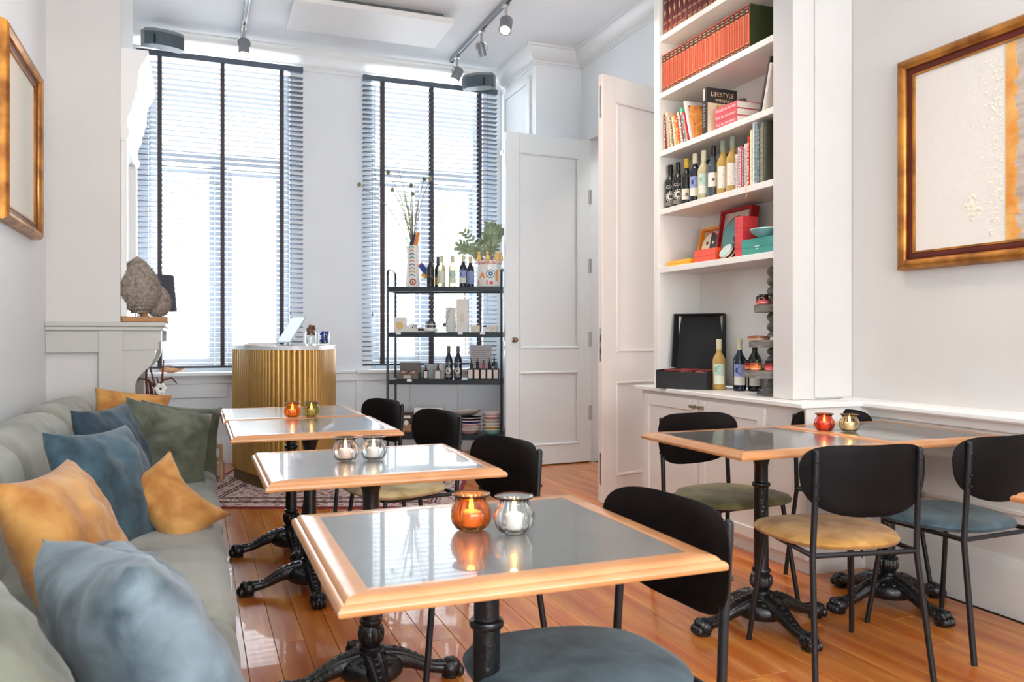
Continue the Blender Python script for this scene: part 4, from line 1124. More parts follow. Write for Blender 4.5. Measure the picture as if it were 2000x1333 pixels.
b.build('painted_eye', t)
t = thing('leafy_plant', 'green zamioculcas like plant growing from the painted planter', 'plant', tuple(Vector(RK(.90, .14, 3))+Vector((0, 0, .21))), RZ)
MB().lathe([(.001, 0), (.098, 0), (.098, .012), (.001, .02)], 20, Matrix.Diagonal((1, .95, 1, 1)), cap=False).build('soil', t, mat('dark_soil', (.04, .03, .02), .9))
LF = mat('plant_leaf_green', '5f7450', .45, col2='a4b08c', vscale=12)
for i in range(17):
    r_ = random.Random(100+i); a = r_.uniform(0, 2*pi); sp = r_.uniform(.05, .30); hgt = r_.uniform(.17, .36)
    if i < 4: a = pi+r_.uniform(-.5, .5); sp = r_.uniform(.22, .30); hgt = r_.uniform(.12, .2)
    if cos(a) > 0: sp *= .45
    base_ = Vector((.03*cos(a), .03*sin(a), .01)); tip = Vector((sp*cos(a), sp*sin(a)*.5-.02, hgt))
    mid = base_.lerp(tip, .5)+Vector((0, 0, .06)); pts = [(base_*(1-q)**2+mid*2*q*(1-q)+tip*q*q) for q in [k/8 for k in range(9)]]
    st = MB().tube(pts, .0028, 5).build('stem', t, STEM)
    for k in range(2, 9):
        for s_ in (-1, 1):
            p = pts[k]; d = (pts[k]-pts[k-1]).normalized(); side = d.cross(Vector((0, -1, .2))).normalized()*s_
            dr = (side*.9+d*.7+Vector((0, r_.uniform(-.3, .3), .1))).normalized(); L_ = r_.uniform(.045, .065); wv = dr.cross(Vector((0, -1, 0))).normalized()*.013
            up_ = Vector((0, -.006, .004))
            MB().faces([p, p+dr*L_*.35+wv, p+dr*L_*.75+wv*.8, p+dr*L_, p+dr*L_*.75-wv*.8, p+dr*L_*.35-wv, p+dr*L_*.5+up_], [(0, 1, 6), (1, 2, 6), (2, 3, 6), (3, 4, 6), (4, 5, 6), (5, 0, 6)]).build('leaf', st, LF, 80)

# --- rack, second tier
def card(label, loc, sx, sy, sz, m_, rz=0, cat='box', name='gift_box', deco=None, group=None):
    t = thing(name, label, cat, loc, rz, group)
    bx('box_base', (-sx/2, -sy/2, 0), (sx/2, sy/2, sz*.55), m_, t, .0015)
    bx('lid', (-sx/2-.0006, -sy/2-.0006, sz*.55), (sx/2+.0006, sy/2+.0006, sz), m_, t, .0015)
    if deco:
        b = MB(); deco(b, sx, sy, sz); b.build('box_label', t)
    return t
def front_rect(b, x0, x1, z0, z1, y, m_): b.m(m_); b.faces([(x0, y, z0), (x1, y, z0), (x1, y, z1), (x0, y, z1)], [(0, 1, 2, 3)])
GC = 'goods on the shelf rack'
card('square white box with a pale orange oval on the rack', RK(.095, .10, 2), .11, .07, .135, PAPER, RZ, deco=lambda b, x, y, z: (b.m(plain('e6bf80', .5)), b.faces([(p[0], -y/2-.0015, p[1]) for p in disc(0, z*.45, .035)], [tuple(range(20))])), group=GC)
t = thing('soap_boxes', 'white box with a rounded lid and dark print beside the oval box', 'box', RK(.21, .10, 2), RZ)
bx('box_base', (-.06, -.04, 0), (.06, .04, .035), PAPER, t, .002); MB().prism([(-.055, .035), (.055, .035), (.05, .055), (.02, .075), (-.02, .072), (-.05, .05)], -.035, .035, 'y').build('lid', t, WHITE)
b = MB(); r_ = random.Random(5); b.m(plain('202830', .5))
for k in range(12): xx = r_.uniform(.0, .045); zz = r_.uniform(.03, .06); front_rect(b, xx, xx+.008, zz, zz+.008, -.0408, plain('202830', .5))
b.build('print', t)
t = thing('mug_set', 'dark checked cup in a white bowl on the rack, second tier', 'cup', RK(.37, .11, 2), RZ)
MB().lathe([(.001, 0), (.05, 0), (.066, .012), (.068, .035), (.064, .035), (.05, .012), (.001, .010)], 24, cap=False).build('bowl', t, WHITE)
MB().lathe([(.001, .012), (.040, .014), (.050, .05), (.046, .095), (.040, .10), (.001, .10)], 24, cap=False).build('cup', t, mat('dark_grey_glaze', (.06, .065, .08), .3))
b = MB(); 
for z_ in (.035, .065): b.lathe([(.0505, z_), (.052, z_+.003), (.0505, z_+.006)], 24, close=True)
for k in range(6): a = 2*pi*k/6; b.tube([(.043*cos(a), .043*sin(a), .02), (.0515*cos(a), .0515*sin(a), .05), (.047*cos(a), .047*sin(a), .095)], .002, 5)
b.build('white_lines', t, WHITE)
t = thing('perfume_flask', 'small white jar with black ribbon beside the checked cup', 'jar', RK(.285, .08, 2), RZ)
MB().lathe([(.001, 0), (.026, 0), (.028, .005), (.028, .04), (.02, .045), (.001, .05)], 18, cap=False).build('jar_body', t, WHITE); MB().lathe([(.0285, .012), (.0295, .016), (.0295, .03), (.0285, .034)], 18, close=True).build('ribbon', t, BLACKM)
t = thing('reed_diffuser', 'glass reed diffuser with dark reeds on the rack, second tier', 'diffuser', RK(.505, .07, 2), RZ)
MB().lathe([(.001, 0), (.03, 0), (.032, .005), (.032, .05), (.026, .058), (.011, .062), (.011, .078), (.009, .078), (.009, .06), (.024, .054), (.029, .048), (.029, .007), (.001, .005)], 20, cap=False).build('glass_flask', t, GLASS)
MB().lathe([(.012, .062), (.013, .064), (.013, .08), (.011, .082)], 14).build('collar', t, BLACKM)
for k, (dx, dy) in enumerate(((-.035, 0), (-.02, .02), (.02, .0), (.045, .01), (.065, -.01))): MB().tube([(0, 0, .02), (dx*1.0, dy, .24)], .0016, 5).build('reed', t, BLACKM)
card('grey white upright box behind the reed diffuser', RK(.545, .20, 2), .085, .06, .225, PAPER, RZ, group=GC, name='tall_box')
card('tallest narrow white box on the rack, second tier', RK(.665, .12, 2), .105, .08, .300, PAPER, RZ, group=GC, name='tall_box', deco=lambda b, x, y, z: front_rect(b, -.02, .02, z*.3, z*.55, -y/2-.0015, plain('d9cdbb', .6)))
for i, (xx, lb) in enumerate(((.765, 'small cream box right of the tallest white box'), (.808, 'small cream box left of the glass jar display'), (.93, 'small cream box right of the jar display'), (.975, 'small cream box at the right end of the second tier'))):
    card(lb, RK(xx, .07, 2), .036, .036, .062, plain('d9c9b4', .6), RZ, group='small cream boxes on the rack')
t = thing('jar_display', 'little clear jar between dark uprights on the second tier', 'jar', RK(.868, .08, 2), RZ)
MB().lathe([(.001, 0), (.02, 0), (.021, .045), (.001, .047)], 16, cap=False).build('jar_body', t, WHITE); MB().lathe([(.022, .047), (.022, .06), (.001, .061)], 16, cap=False).build('lid', t, BLACKM)
bx('tray', (-.035, -.03, 0), (.035, .03, .003), BLACKM, t)
for i, (xx, lv) in enumerate(((.10, 2), (.66, 2), (.86, 2), (.20, 1))):
    o = bx('price_card', (-.022, -.001, 0), (.022, .001, .022), WHITE); p = Vector(RK(xx, -.010, lv)); put(o, (p.x, p.y, p.z-.02), (R(-8), 0, RZ))
    tag(o, 'small white price card on the rack edge, %s' % ('under the oval box', 'under the tallest box', 'under the jar display', 'under the open gift box')[i], 'price card', 'price cards on the rack')

# --- rack, third tier
t = thing('gift_box_open', 'open grey gift box with copper coloured soaps on the rack', 'box', RK(.17, .12, 1), RZ)
bx('box_base', (-.10, -.07, 0), (.10, .07, .045), mat('grey_brown_card', '6b625c', .6, var=.05), t, .002)
for k in (-1, 1): 
    M = Matrix.Translation((k*.045, -.01, .046)) @ Matrix.Rotation(R(14), 4, 'X'); MB().box((-.04, -.045, 0), (.04, .05, .018), .004, M).build('soap', t, mat('copper_soap', '8a5238', .4, var=.2))
    MB().box((-.012, -.02, .018), (.012, .005, .0195), 0, M).build('soap_label', t, WHITE)
M = Matrix.Translation((0, .07, .045)) @ Matrix.Rotation(R(-8), 4, 'X'); MB().box((-.10, -.004, 0), (.10, .004, .10), .001, M).build('lid', t, mat('grey_brown_card', '6b625c'))
front = MB(); front_rect(front, -.035, .03, .008, .034, -.0708, plain('b8b0a8', .5)); front.build('box_label', t)
def pump(label, loc, h_, r_, body, name='lotion_bottle', square=True, lab=True, pumphead=False):
    t = thing(name, label, 'bottle', loc, RZ, 'toiletry bottles on the rack')
    bd = h_*.66
    if square: MB().box((-r_, -r_*.8, 0), (r_, r_*.8, bd), .004).build('bottle_body', t, body)
    else: MB().lathe([(.001, 0), (r_, 0), (r_, bd*.85), (r_*.4, bd)], 16, cap=False).build('bottle_body', t, body)
    b = MB(); b.lathe([(r_*.42, bd), (r_*.42, bd+h_*.14), (r_*.3, bd+h_*.15), (r_*.3, h_), (.001, h_)], 12, cap=False)
    if pumphead: b.tube([(0, 0, h_), (0, 0, h_+.012), (-.02, 0, h_+.014)], .0035, 6)
    b.build('cap', t, BLACKM)
    if lab:
        b = MB(); front_rect(b, -r_*.72, r_*.72, bd*.12, bd*.86, -(r_*.8 if square else r_)-.0008, plain('d9cfc2', .6)); b.build('bottle_label', t)
    return t
pump('small bottle with cream label beside the open gift box', RK(.335, .08, 1), .125, .022, G_DARK)
pump('clear bottle with cream label and dark cap, third tier', RK(.445, .08, 1), .125, .030, mat('smoked_glass', (.25, .23, .2), .2))
card('grey upright box behind the small bottle, third tier', RK(.36, .20, 1), .12, .05, .13, plain('a5aaac', .6), RZ, group=GC)
card('white upright box behind the clear bottle, third tier', RK(.50, .20, 1), .12, .05, .135, plain('d0cfca', .6), RZ, group=GC)
card('pale blue upright box left of the small bottle, third tier', RK(.285, .24, 1), .06, .04, .10, plain('a9bcc8', .6), RZ, group=GC)
bottle('left of the two dark wine bottles on the third tier', RK(.54, .10, 1), G_NAVY, plain('5c6454', .4), 'rosette', RZ, .30, .036, GB)
bottle('right of the two dark wine bottles on the third tier', RK(.625, .10, 1), G_NAVY, plain('5c6470', .4), 'rosette', RZ, .30, .036, GB)
t = thing('text_card', 'grey printed card standing behind the toiletry boxes', 'sign', RK(.82, .22, 1), RZ)
bx('board', (-.10, -.004, .02), (.10, .004, .305), plain('b9b2b0', .6), t, .001)
b = MB(); b.m(plain('8a8380', .6)); r_ = random.Random(2)
for k in range(9): front_rect(b, -.085, r_.uniform(.05, .085), .27-k*.018, .274-k*.018, -.0046, plain('8a8380', .6))
b.build('text_lines', t); bx('foot', (-.06, -.02, 0), (.06, .03, .02), BLACKM, t)
xs = (.745, .803, .862, .918, .975)
for i, xx in enumerate(xs):
    card(('leftmost', 'second from left', 'middle', 'fourth from left', 'rightmost')[i]+' of the five black boxes with cream labels on the third tier', RK(xx, .07, 1), .054, .06, .098, BLACKM, RZ,
         deco=lambda b, x, y, z: (front_rect(b, -.020, .020, .012, .086, -y/2-.0016, plain('d9cbbf', .6)), front_rect(b, -.018, .018, .002, .010, -y/2-.0016, plain('6a6058', .6))), group='black labelled boxes on the rack')
for i, (xx, h_, lb, cap_) in enumerate(((.750, .075, 'tiny black pump bottle on the leftmost black box', True), (.805, .095, 'tiny black bottle with cream top on the second black box', False), (.862, .075, 'tiny red topped bottle on the middle black box', False), (.915, .08, 'tiny navy bottle on the fourth black box', True), (.975, .06, 'tiny blue bottle on the rightmost black box', False))):
    p = Vector(RK(xx, .07, 1))+Vector((0, 0, .0985)); m_ = (G_DARK, G_DARK, plain('a83040', .4), G_NAVY, plain('35506c', .3))[i]
    pump(lb, p, h_, .015, m_, square=False, lab=False, pumphead=cap_)
pump('taller dark dropper bottle behind the fourth black box', RK(.945, .20, 1), .20, .022, G_DARK)

# --- rack, bottom tier
t = card('dark box with a photo print on the bottom tier of the rack', RK(.16, .10, 0), .12, .10, .19, plain('4a3a30', .6), RZ, group=GC, deco=lambda b, x, y, z: (front_rect(b, -.04, .04, .14, .165, -y/2-.0015, plain('e8e0d4', .6)), front_rect(b, -.045, .045, .02, .085, -y/2-.0015, plain('b07a5a', .6)), b.m(plain('efe8dc', .6)), b.faces([(p[0], -y/2-.002, p[1]) for p in disc(0, .10, .022)], [tuple(range(20))])))
card('large plain white box on the bottom tier of the rack', RK(.36, .14, 0), .26, .18, .235, PAPER, RZ, group=GC)
def bowl(label, loc, r_, h_, c, grp, tilt=0):
    t = thing('bowl', label, 'bowl', loc, RZ, grp)
    o = MB().lathe([(.001, 0), (r_*.6, 0), (r_*.97, h_*.8), (r_, h_), (r_*.96, h_), (r_*.55, h_*.25), (.001, h_*.2)], 28, cap=False).build('bowl_body', t, plain(c, .4))
    b = MB(); b.lathe([(r_*.96, h_), (r_*1.005, h_), (r_*1.005, h_*.86), (r_*.985, h_*.82)], 28, cap=False); b.build('rim', t, plain('ddd2c8', .4))
    t.rotation_euler = (tilt, tilt*.6, RZ); return t
G1, G2 = 'bowls stacked left on the bottom tier', 'bowls stacked right on the bottom tier'
for i, (c, n_) in enumerate((('c9a0a0', 'dusty pink bowl at the bottom of the left stack'), ('e4d8d0', 'white rimmed bowl second in the left stack'), ('e0b8b8', 'pale pink bowl third in the left stack'), ('2c3478', 'navy blue bowl near the top of the left stack'), ('2a2228', 'black bowl topping the left stack'))):
    p = Vector(RK(.73, .13, 0))+Vector((0, 0, i*.026)); bowl(n_, p, .105, .045, c, G1)
p = Vector(RK(.71, .15, 0))+Vector((0, 0, .165)); bowl('large cream plate tilted on the left bowl stack', p, .12, .03, 'd8cfc4', G1, R(-14))
for i, (c, n_) in enumerate((('9cc8b8', 'mint bowl at the bottom of the right stack'), ('dcae60', 'yellow bowl second in the right stack'), ('ece4dc', 'white bowl third in the right stack'), ('d8d0c8', 'grey white bowl fourth in the right stack'), ('d89a94', 'coral bowl near the top of the right stack'), ('ead0c8', 'blush bowl topping the right stack'))):
    p = Vector(RK(.93, .13, 0))+Vector((0, 0, i*.03)); bowl(n_, p, .088, .045, c, G2)

# ------------------------------------------------------------------ bookcase and cabinet
XF, XB, Y0, Y1 = 2.80, 3.12, 3.44, 4.557
bc = thing('bookcase', 'tall cream built in bookcase with open shelves on the right', 'bookcase', (0, 0, 0))
bx('back_panel', (XB, 3.29, .84), (XB+.02, 4.62, HC-.002), W_SHELF, bc)
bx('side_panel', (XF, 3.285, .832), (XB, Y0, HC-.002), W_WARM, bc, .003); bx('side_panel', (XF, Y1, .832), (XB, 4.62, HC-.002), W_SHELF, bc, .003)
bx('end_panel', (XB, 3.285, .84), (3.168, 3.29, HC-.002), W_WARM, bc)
bx('end_moulding', (2.93, 3.272, .84), (3.168, 3.285, HC-.002), W_WARM, bc, .003)
SZ = (1.60, 1.978, 2.357, 2.734, 3.103, 3.48)
for z_ in SZ: bx('shelf', (XF+.004, Y0, z_-.036), (XB, Y1, z_), W_SHELF, bc, .002)
cb = thing('base_cabinet', 'low white two door cabinet under the bookcase', 'cabinet', (0, 0, 0))
bx('body', (2.735, 3.12, .07), (XB+.04, 4.66, .805), W_SHELF, cb, .002); bx('plinth', (2.76, 3.12, 0), (3.12, 4.66, .07), W_SHELF, cb)
ct_ = bx('cabinet_worktop', (2.695, 3.10, .806), (3.165, 4.70, .831), W_TRIM, None, .004); tag(ct_, 'thin white worktop over the low cabinet', 'worktop')
for y0_, y1_, kn in ((3.40, 3.985, 1), (3.995, 4.60, 0)):
    d = bx('door', (2.722, y0_+.055, .14), (2.732, y1_-.055, .72), W_SHELF, cb)
    b = MB()
    for a, c in (((y0_, .09), (y0_+.06, .785)), ((y1_-.06, .09), (y1_, .785)), ((y0_+.06, .09), (y1_-.06, .15)), ((y0_+.06, .715), (y1_-.06, .785))): b.box((2.712, a[0], a[1]), (2.735, c[0], c[1]), .003)
    b.build('door_frame', d, W_SHELF)
    yk = y1_-.035 if kn else y0_+.035
    b = MB(); b.box((2.690, yk-.025, .735), (2.712, yk+.025, .752), .003); b.build('handle', d, mat('aged_pewter', (.30, .25, .19), .4, metal=.8))

WB = mat('book_pages', (.80, .72, .62), .8, var=.05, vscale=40)
def book(label, loc, depth, thick, hgt, cover, spine=None, lean=0, group=None, marks=None, name='book'):
    """loc: far-bottom corner on the shelf front; book runs from loc.y downwards (towards camera) by thick; spine faces -x"""
    t = thing(name, label, 'book', loc, 0, group)
    bx('pages', (.004, -thick+.003, .004), (depth-.003, -.003, hgt-.004), WB, t)
    b = MB(); b.m(cover); b.box((0, -thick, 0), (depth, -thick+.0025, hgt)); b.box((0, -.0025, 0), (depth, 0, hgt)); b.build('cover', t)
    b = MB(); b.m(spine or cover); b.prism([(.003, -thick), (0.0005, -thick*.9), (-.003, -thick*.5), (.0005, -thick*.1), (.003, 0)], 0, hgt, 'z')
    b.build('spine', t)
    if marks: 
        b = MB(); marks(b, thick, hgt); b.build('spine_print', t)
    if lean: t.rotation_euler = (lean, 0, 0)
    return t
def sm(b, y0, y1, z0, z1, m_, x_=-.0036): b.m(m_); b.faces([(x_, y0, z0), (x_, y1, z0), (x_, y1, z1), (x_, y0, z1)], [(0, 1, 2, 3)])
def gbands(*zs):
    def f(b, th, h):
        g = mat('gold_tooling', (.75, .50, .22), .35, metal=.5)
        for z0, z1 in zs: sm(b, -th*.88, -th*.12, z0*h, z1*h, g)
    return f
def encyc(b, th, h):
    g = mat('gold_tooling', (.75, .50, .22), .35, metal=.5); k = plain('241a18', .5)
    sm(b, -th*.9, -th*.1, .80*h, .97*h, k); sm(b, -th*.8, -th*.2, .91*h, .925*h, g, -.0040); sm(b, -th*.8, -th*.2, .84*h, .86*h, g, -.0040)
    sm(b, -th*.9, -th*.1, .02*h, .10*h, k); sm(b, -th*.8, -th*.2, .05*h, .065*h, g, -.0040)
    for y_ in (.14, .80): sm(b, -th*(y_+.06), -th*y_, .12*h, .78*h, g)
    sm(b, -th*.86, -th*.14, .765*h, .78*h, g); sm(b, -th*.86, -th*.14, .12*h, .135*h, g)
def dred(b, th, h):
    g = mat('gold_tooling', (.75, .50, .22), .35, metal=.5)
    for z_ in (.05, .09, .24, .27, .70, .73, .92): sm(b, -th*.86, -th*.14, z_*h, (z_+.012)*h, g)
    b.m(g); b.faces([(-.0038, -th*.5+y_, .48*h+z_) for y_, z_ in ((-.011, 0), (0, -.03), (.011, 0), (0, .03))], [(0, 1, 2, 3)])
DR = mat('dark_red_leather', '5a1216', .4, col2='82231f', vscale=7); RO = mat('orange_red_leather', 'a33420', .4, col2='c9543a', vscale=5); GRN = mat('dark_green_cloth', '2c3413', .6, var=.1)
y = 4.545
names_top = ['farthest', 'second', 'third', 'fourth', 'fifth', 'sixth', 'seventh', 'eighth', 'ninth', 'tenth', 'eleventh', 'twelfth', 'thirteenth', 'fourteenth', 'fifteenth', 'sixteenth', 'seventeenth', 'eighteenth', 'nineteenth', 'twentieth', 'twenty-first', 'twenty-second']
for i in range(14):
    book('dark red gilt book, %s from the left on the top visible shelf' % names_top[i].replace('farthest', 'first'), (2.825, y, 3.104), .19, .054, .29, DR, group='dark red books on the top visible shelf', marks=dred); y -= .0555
y = 4.548
for i in range(20):
    book('orange red gilt encyclopedia volume, %s from the left in its row' % names_top[i].replace('farthest', 'first'), (2.822, y, 2.735), .19, .0435, .245, RO if i < 19 else GRN, RO, group='orange red encyclopedia row', marks=encyc); y -= .0447
# mixed books on the third shelf
def stripes(cols, s=0):
    r_ = random.Random(s)
    def f(b, th, h):
        z = .05*h
        while z < .9*h:
            dz = r_.uniform(.02, .10)*h; sm(b, -th*.8, -th*.2, z, min(z+dz*.6, h*.95), plain(r_.choice(cols), .5)); z += dz
    return f
Z3 = 2.358; GM = 'mixed books on the third shelf'
book('red and black leaning book, leftmost on the third shelf', (2.83, 4.535, Z3), .17, .020, .235, plain('8c1a18', .5), lean=R(-4), group=GM, marks=stripes(['e8dfd0'], 1))
book('tall cream book beside the red and black one', (2.83, 4.508, Z3), .20, .028, .245, plain('d8bfa4', .6), lean=R(-5), group=GM, marks=stripes(['a09080'], 2))
specs = [('d9ceb8', ['8a9a78', 'b09880'], .018, .205, 'thin cream book in the colourful leaning row'), ('6e5a3c', ['c0a070', 'e0d0b0'], .022, .20, 'brown backed book in the colourful leaning row'), ('ece4dc', ['b8a8c0', 'd8d0c8'], .016, .20, 'white magazine in the colourful leaning row'),
         ('e8a832', ['f0d080', 'd06030'], .020, .20, 'yellow backed book in the colourful leaning row'), ('d8432a', ['f0e0c0', 'f07040'], .024, .21, 'bright red backed book in the colourful leaning row'), ('e0d8d0', ['c03828', '406080'], .018, .215, 'white and red book in the colourful leaning row'),
         ('5a4a44', ['d87850', 'e8d8c0'], .018, .215, 'dark dotted book in the colourful leaning row'), ('58b088', ['d84878', 'f0e8d8'], .020, .235, 'green topped book in the colourful leaning row'), ('c83848', ['e8b8c8', 'f0e0e0'], .018, .20, 'crimson book in the colourful leaning row')]
y = 4.468
for c, cols, th, h_, lb in specs:
    book(lb, (2.83, y, Z3), .16, th, h_, plain(c, .5), lean=R(-9-specs.index((c, cols, th, h_, lb))*.7), group=GM, marks=stripes(cols, int(h_*1000)+len(lb))); y -= th+.004
def cover_art(t, fn, y_): b = MB(); fn(b, y_); return b.build('cover_print', t)
def cr_(b, x0, x1, z0, z1, y_, m_): b.m(m_); b.faces([(x0, y_, z0), (x1, y_, z0), (x1, y_, z1), (x0, y_, z1)], [(0, 1, 2, 3)])
t = book('white framed photo book leaning with a dark cover picture', (2.83, 4.245, Z3), .20, .016, .27, plain('e6ddd4', .5), lean=R(-16), group=GM)
cover_art(t, lambda b, y_: (cr_(b, .02, .18, .13, .24, y_, plain('2a201c', .5)), cr_(b, .06, .09, .17, .2, y_-.0005, plain('d8b090', .5)), cr_(b, .02, .18, .02, .12, y_, mat('floral_cover', '5a5a66', .5, col2='b8a8a0', vscale=60))), -.0165)
t = book('orange cookbook with a bright flame coloured cover', (2.83, 4.205, Z3), .17, .018, .215, plain('d87a28', .5), lean=R(-14), group=GM)
cover_art(t, lambda b, y_: cr_(b, .003, .167, .003, .222, y_, mat('orange_food_cover', 'c8521c', .5, col2='f0b868', vscale=14, distort=1)), -.0187)
t = book('black Lifestyle Wineries book standing upright behind pink books', (2.815, 4.095, Z3), .215, .045, .275, mat('black_book_cloth', (.03, .027, .03), .5), group=GM)
b = MB(); y_ = -.0456
cr_(b, .006, .212, .006, .185, y_, mat('cream_vineyard_cover', 'd8c0a0', .5, col2='eadcc4', vscale=8)); cr_(b, .07, .2, .12, .175, y_-.0004, mat('vineyard_picture', 'b8782c', .5, col2='e8c07a', vscale=25))
v, f = text_geo('LIFESTYLE', .038); b.m(plain('e8cfa4', .5)); b.faces([(.11+p[0], y_-.0008, .225+p[1]) for p in v], f)
v, f = text_geo('WINERIES', .028); b.faces([(.12+p[0], y_-.0008, .193+p[1]) for p in v], f)
sm(b, -.033, -.012, .20, .27, plain('c0b8b0', .5))
for k in range(8): sm(b, -.030, -.015, .04+k*.018, .050+k*.018, plain('8f8880', .5))
b.build('cover_print', t)
# stack of pink books lying flat, spines to the room
PK = plain('c8505c', .5)
for i in range(3):
    t = thing('book', ('bottom', 'middle', 'top')[i]+' pink book of the flat stack with white lettering', 'book', (2.822, 3.74, Z3+.0005+i*.0405), 0, 'pink books lying in a stack')
    yy = -.20+.02*0
    bx('pages', (.004, -.098, .004), (.235, .108, .037), WB, t)
    b = MB(); b.box((0, -.10, 0), (.24, .11, .003)); b.box((0, -.10, .037), (.24, .11, .040)); b.box((-.002, -.10, 0), (.002, .11, .040), .0008); b.build('cover', t, PK)
    v, f = text_geo(('Vind van de wijnen', 'Vind van de wonen', 'Wereld van de wijn')[i], .024); b = MB(); b.m(plain('f2e6e0', .5)); b.faces([(-.0030, .005-p[0], .013+p[1]) for p in v], f); b.build('lettering', t)
    t.location.y = 3.87
t = thing('small_jar', 'little glass jar standing behind the black wineries book', 'jar', (2.98, 3.925, Z3+.123)); MB().lathe([(.001, 0), (.022, 0), (.024, .045), (.02, .05), (.001, .05)], 16, cap=False).build('jar_body', t, mat('frosted_jar', (.5, .45, .4), .3)); MB().lathe([(.021, .05), (.021, .062), (.001, .063)], 16, cap=False).build('lid', t, plain('5a4a44', .4))
t = book('thin dark edged book leaning at the right end of the third shelf', (2.835, 3.545, Z3), .22, .014, .30, plain('2c2a2c', .5), plain('5a5654', .5), lean=R(17), group=GM); t.location.y = 3.60; t.location.z = Z3+.001
t = book('white edged book leaning beside the thin dark one', (2.835, 3.520, Z3), .21, .022, .26, plain('ddd4cc', .5), lean=R(15), group=GM); t.location.y = 3.575
# bottles on the fourth shelf
Z4 = 1.979; GS = 'wine bottles on the bookcase shelf'; br = R(-50)
# bottles face the camera
for (lb, y_, x_, g, c, st, h_, lc, mk) in (
    ('leftmost dark bottle with a white rosette label on the shelf', 4.515, 2.86, G_DARK, K_BLK, 'rosette', .285, 'e8e0d0', None),
    ('second dark bottle with a white rosette label on the shelf', 4.425, 2.86, G_DARK, K_BLK, 'rosette', .285, 'e8e0d0', None),
    ('dark bottle with a bright yellow cap on the shelf', 4.335, 2.865, G_DARK, K_YEL, 'low', .29, 'e6dccb', 'line'),
    ('dark bottle with cream cap and blue moon label on the shelf', 4.235, 2.86, G_NAVY, K_CRM, 'tall', .30, 'e2dacb', 'moon_blue'),
    ('pale bottle with cream cap and green moon label on the shelf', 4.145, 2.86, G_PALE, K_CRM, 'tall', .30, 'dfe0cc', 'moon_green'),
    ('dark bottle with black cap and white label on the shelf', 4.055, 2.865, G_STEEL, K_BLK, 'mid', .31, 'e6ddd2', 'line'),
    ('pale bottle with sage cap, left of the pair on the shelf', 3.965, 2.87, G_GOLD, K_SAGE, 'tall', .32, 'eae2d6', 'dots'),
    ('pale bottle with sage cap, right of the pair on the shelf', 3.875, 2.87, G_GOLD, K_SAGE, 'tall', .325, 'ebe4d8', 'dots'),
    ('dark bottle hidden in the second row behind the yellow capped one', 4.27, 2.98, G_DARK, K_BLK, 'low', .28, 'd8d0c0', None),
    ('amber bottle in the second row behind the green moon bottle', 4.09, 2.98, G_GOLD, plain('a07828', .4), 'low', .28, 'd8c8a0', None),
    ('dark capped bottle in the second row between the sage capped pair', 3.93, 3.0, G_DARK, K_BLK, 'low', .30, 'd8d0c0', None),
    ('bright amber bottle at the right end of the second row', 3.80, 2.96, mat('amber_liqueur', (.9, .48, .06), .08, trans=.3, ior=1.3), plain('c89030', .4), 'low', .24, 'e8c060', None)):
    bottle(lb, (x_, y_, Z4), g, c, st, math.atan2(-x_, y_)*1.0+R(0), h_, .0375, GS, lc, mk)
# right-hand books on the fourth shelf
y = 3.790
for c, th, h_, lb, cols in (('e0dad6', .020, .20, 'white magazine, leftmost of the books beside the bottles', ['b0a8b0']), ('e8d0cc', .014, .235, 'pale pink slim book beside the white magazine', ['c08080']), ('d05058', .018, .235, 'coral red book beside the bottles', ['f0e0d0']), ('8a7090', .014, .225, 'purple slim book beside the coral one', ['d0c0d0']),
                           ('e4d0c8', .024, .24, 'blush book between the purple and red ones', ['c0a090']), ('c8241e', .020, .275, 'red book with white lettering on its spine', ['f0e8e0']), ('e6dcae', .018, .305, 'pale yellow tall book beside the red one', ['f0e8d0']), ('eeeae4', .014, .36, 'tallest white book on the fourth shelf', ['d8d8d0']),
                           ('8fa5a4', .022, .33, 'blue grey tall book on the fourth shelf', ['5f7f80']), ('57585e', .018, .325, 'dark grey book with a bubbly spine', ['b0a8a8', '888890']), ('8a8a74', .026, .325, 'olive grey tall book near the shelf end', ['9a9a84']), ('4a4838', .022, .32, 'dark olive book at the right end of the fourth shelf', ['5a5848'])):
    def mk(cols=cols, s_=int(th*1000)+int(h_*1000)): return stripes(cols, s_)
    book(lb, (2.825, y, Z4), .19, th, h_, plain(c, .5), group='upright books on the fourth shelf', marks=mk()); y -= th+.0035
o = MB().tube([(0, 0, .012), (-.012, .002, .010), (-.016, .003, -.02), (-.014, -.003, -.05), (-.016, .004, -.065)], .0018, 5).build('bookmark_ribbon', None, plain('e8a850', .6)); put(o, (2.81, 3.655, Z4-.004)); tag(o, 'orange ribbon end hanging over the fourth shelf', 'ribbon')

# fifth shelf: gift boxes and framed plates
Z5 = 1.601; GX = 'colourful gift boxes on the lowest shelf'
def gift(label, y0_, y1_, x0_, x1_, z0_, z1_, c, deco=None, name='gift_box'):
    t = thing(name, label, 'box', (x0_, (y0_+y1_)/2, z0_), 0, GX); d_, w_, h_ = x1_-x0_, abs(y1_-y0_), z1_-z0_
    bx('box_base', (0, -w_/2, 0), (d_, w_/2, h_*.45), plain(c, .5), t, .001); bx('lid', (-.001, -w_/2-.001, h_*.45), (d_+.001, w_/2+.001, h_), plain(c, .5), t, .001)
    if deco: b = MB(); deco(b, d_, w_, h_); b.build('box_print', t)
    return t
gift('flat yellow gift box at the left end of the lowest shelf', 4.50, 4.255, 2.83, 2.95, Z5, Z5+.035, 'f0b21c')
gift('orange red gift box in front of the face plate', 4.20, 3.985, 2.83, 2.95, Z5, Z5+.075, 'ee5230')
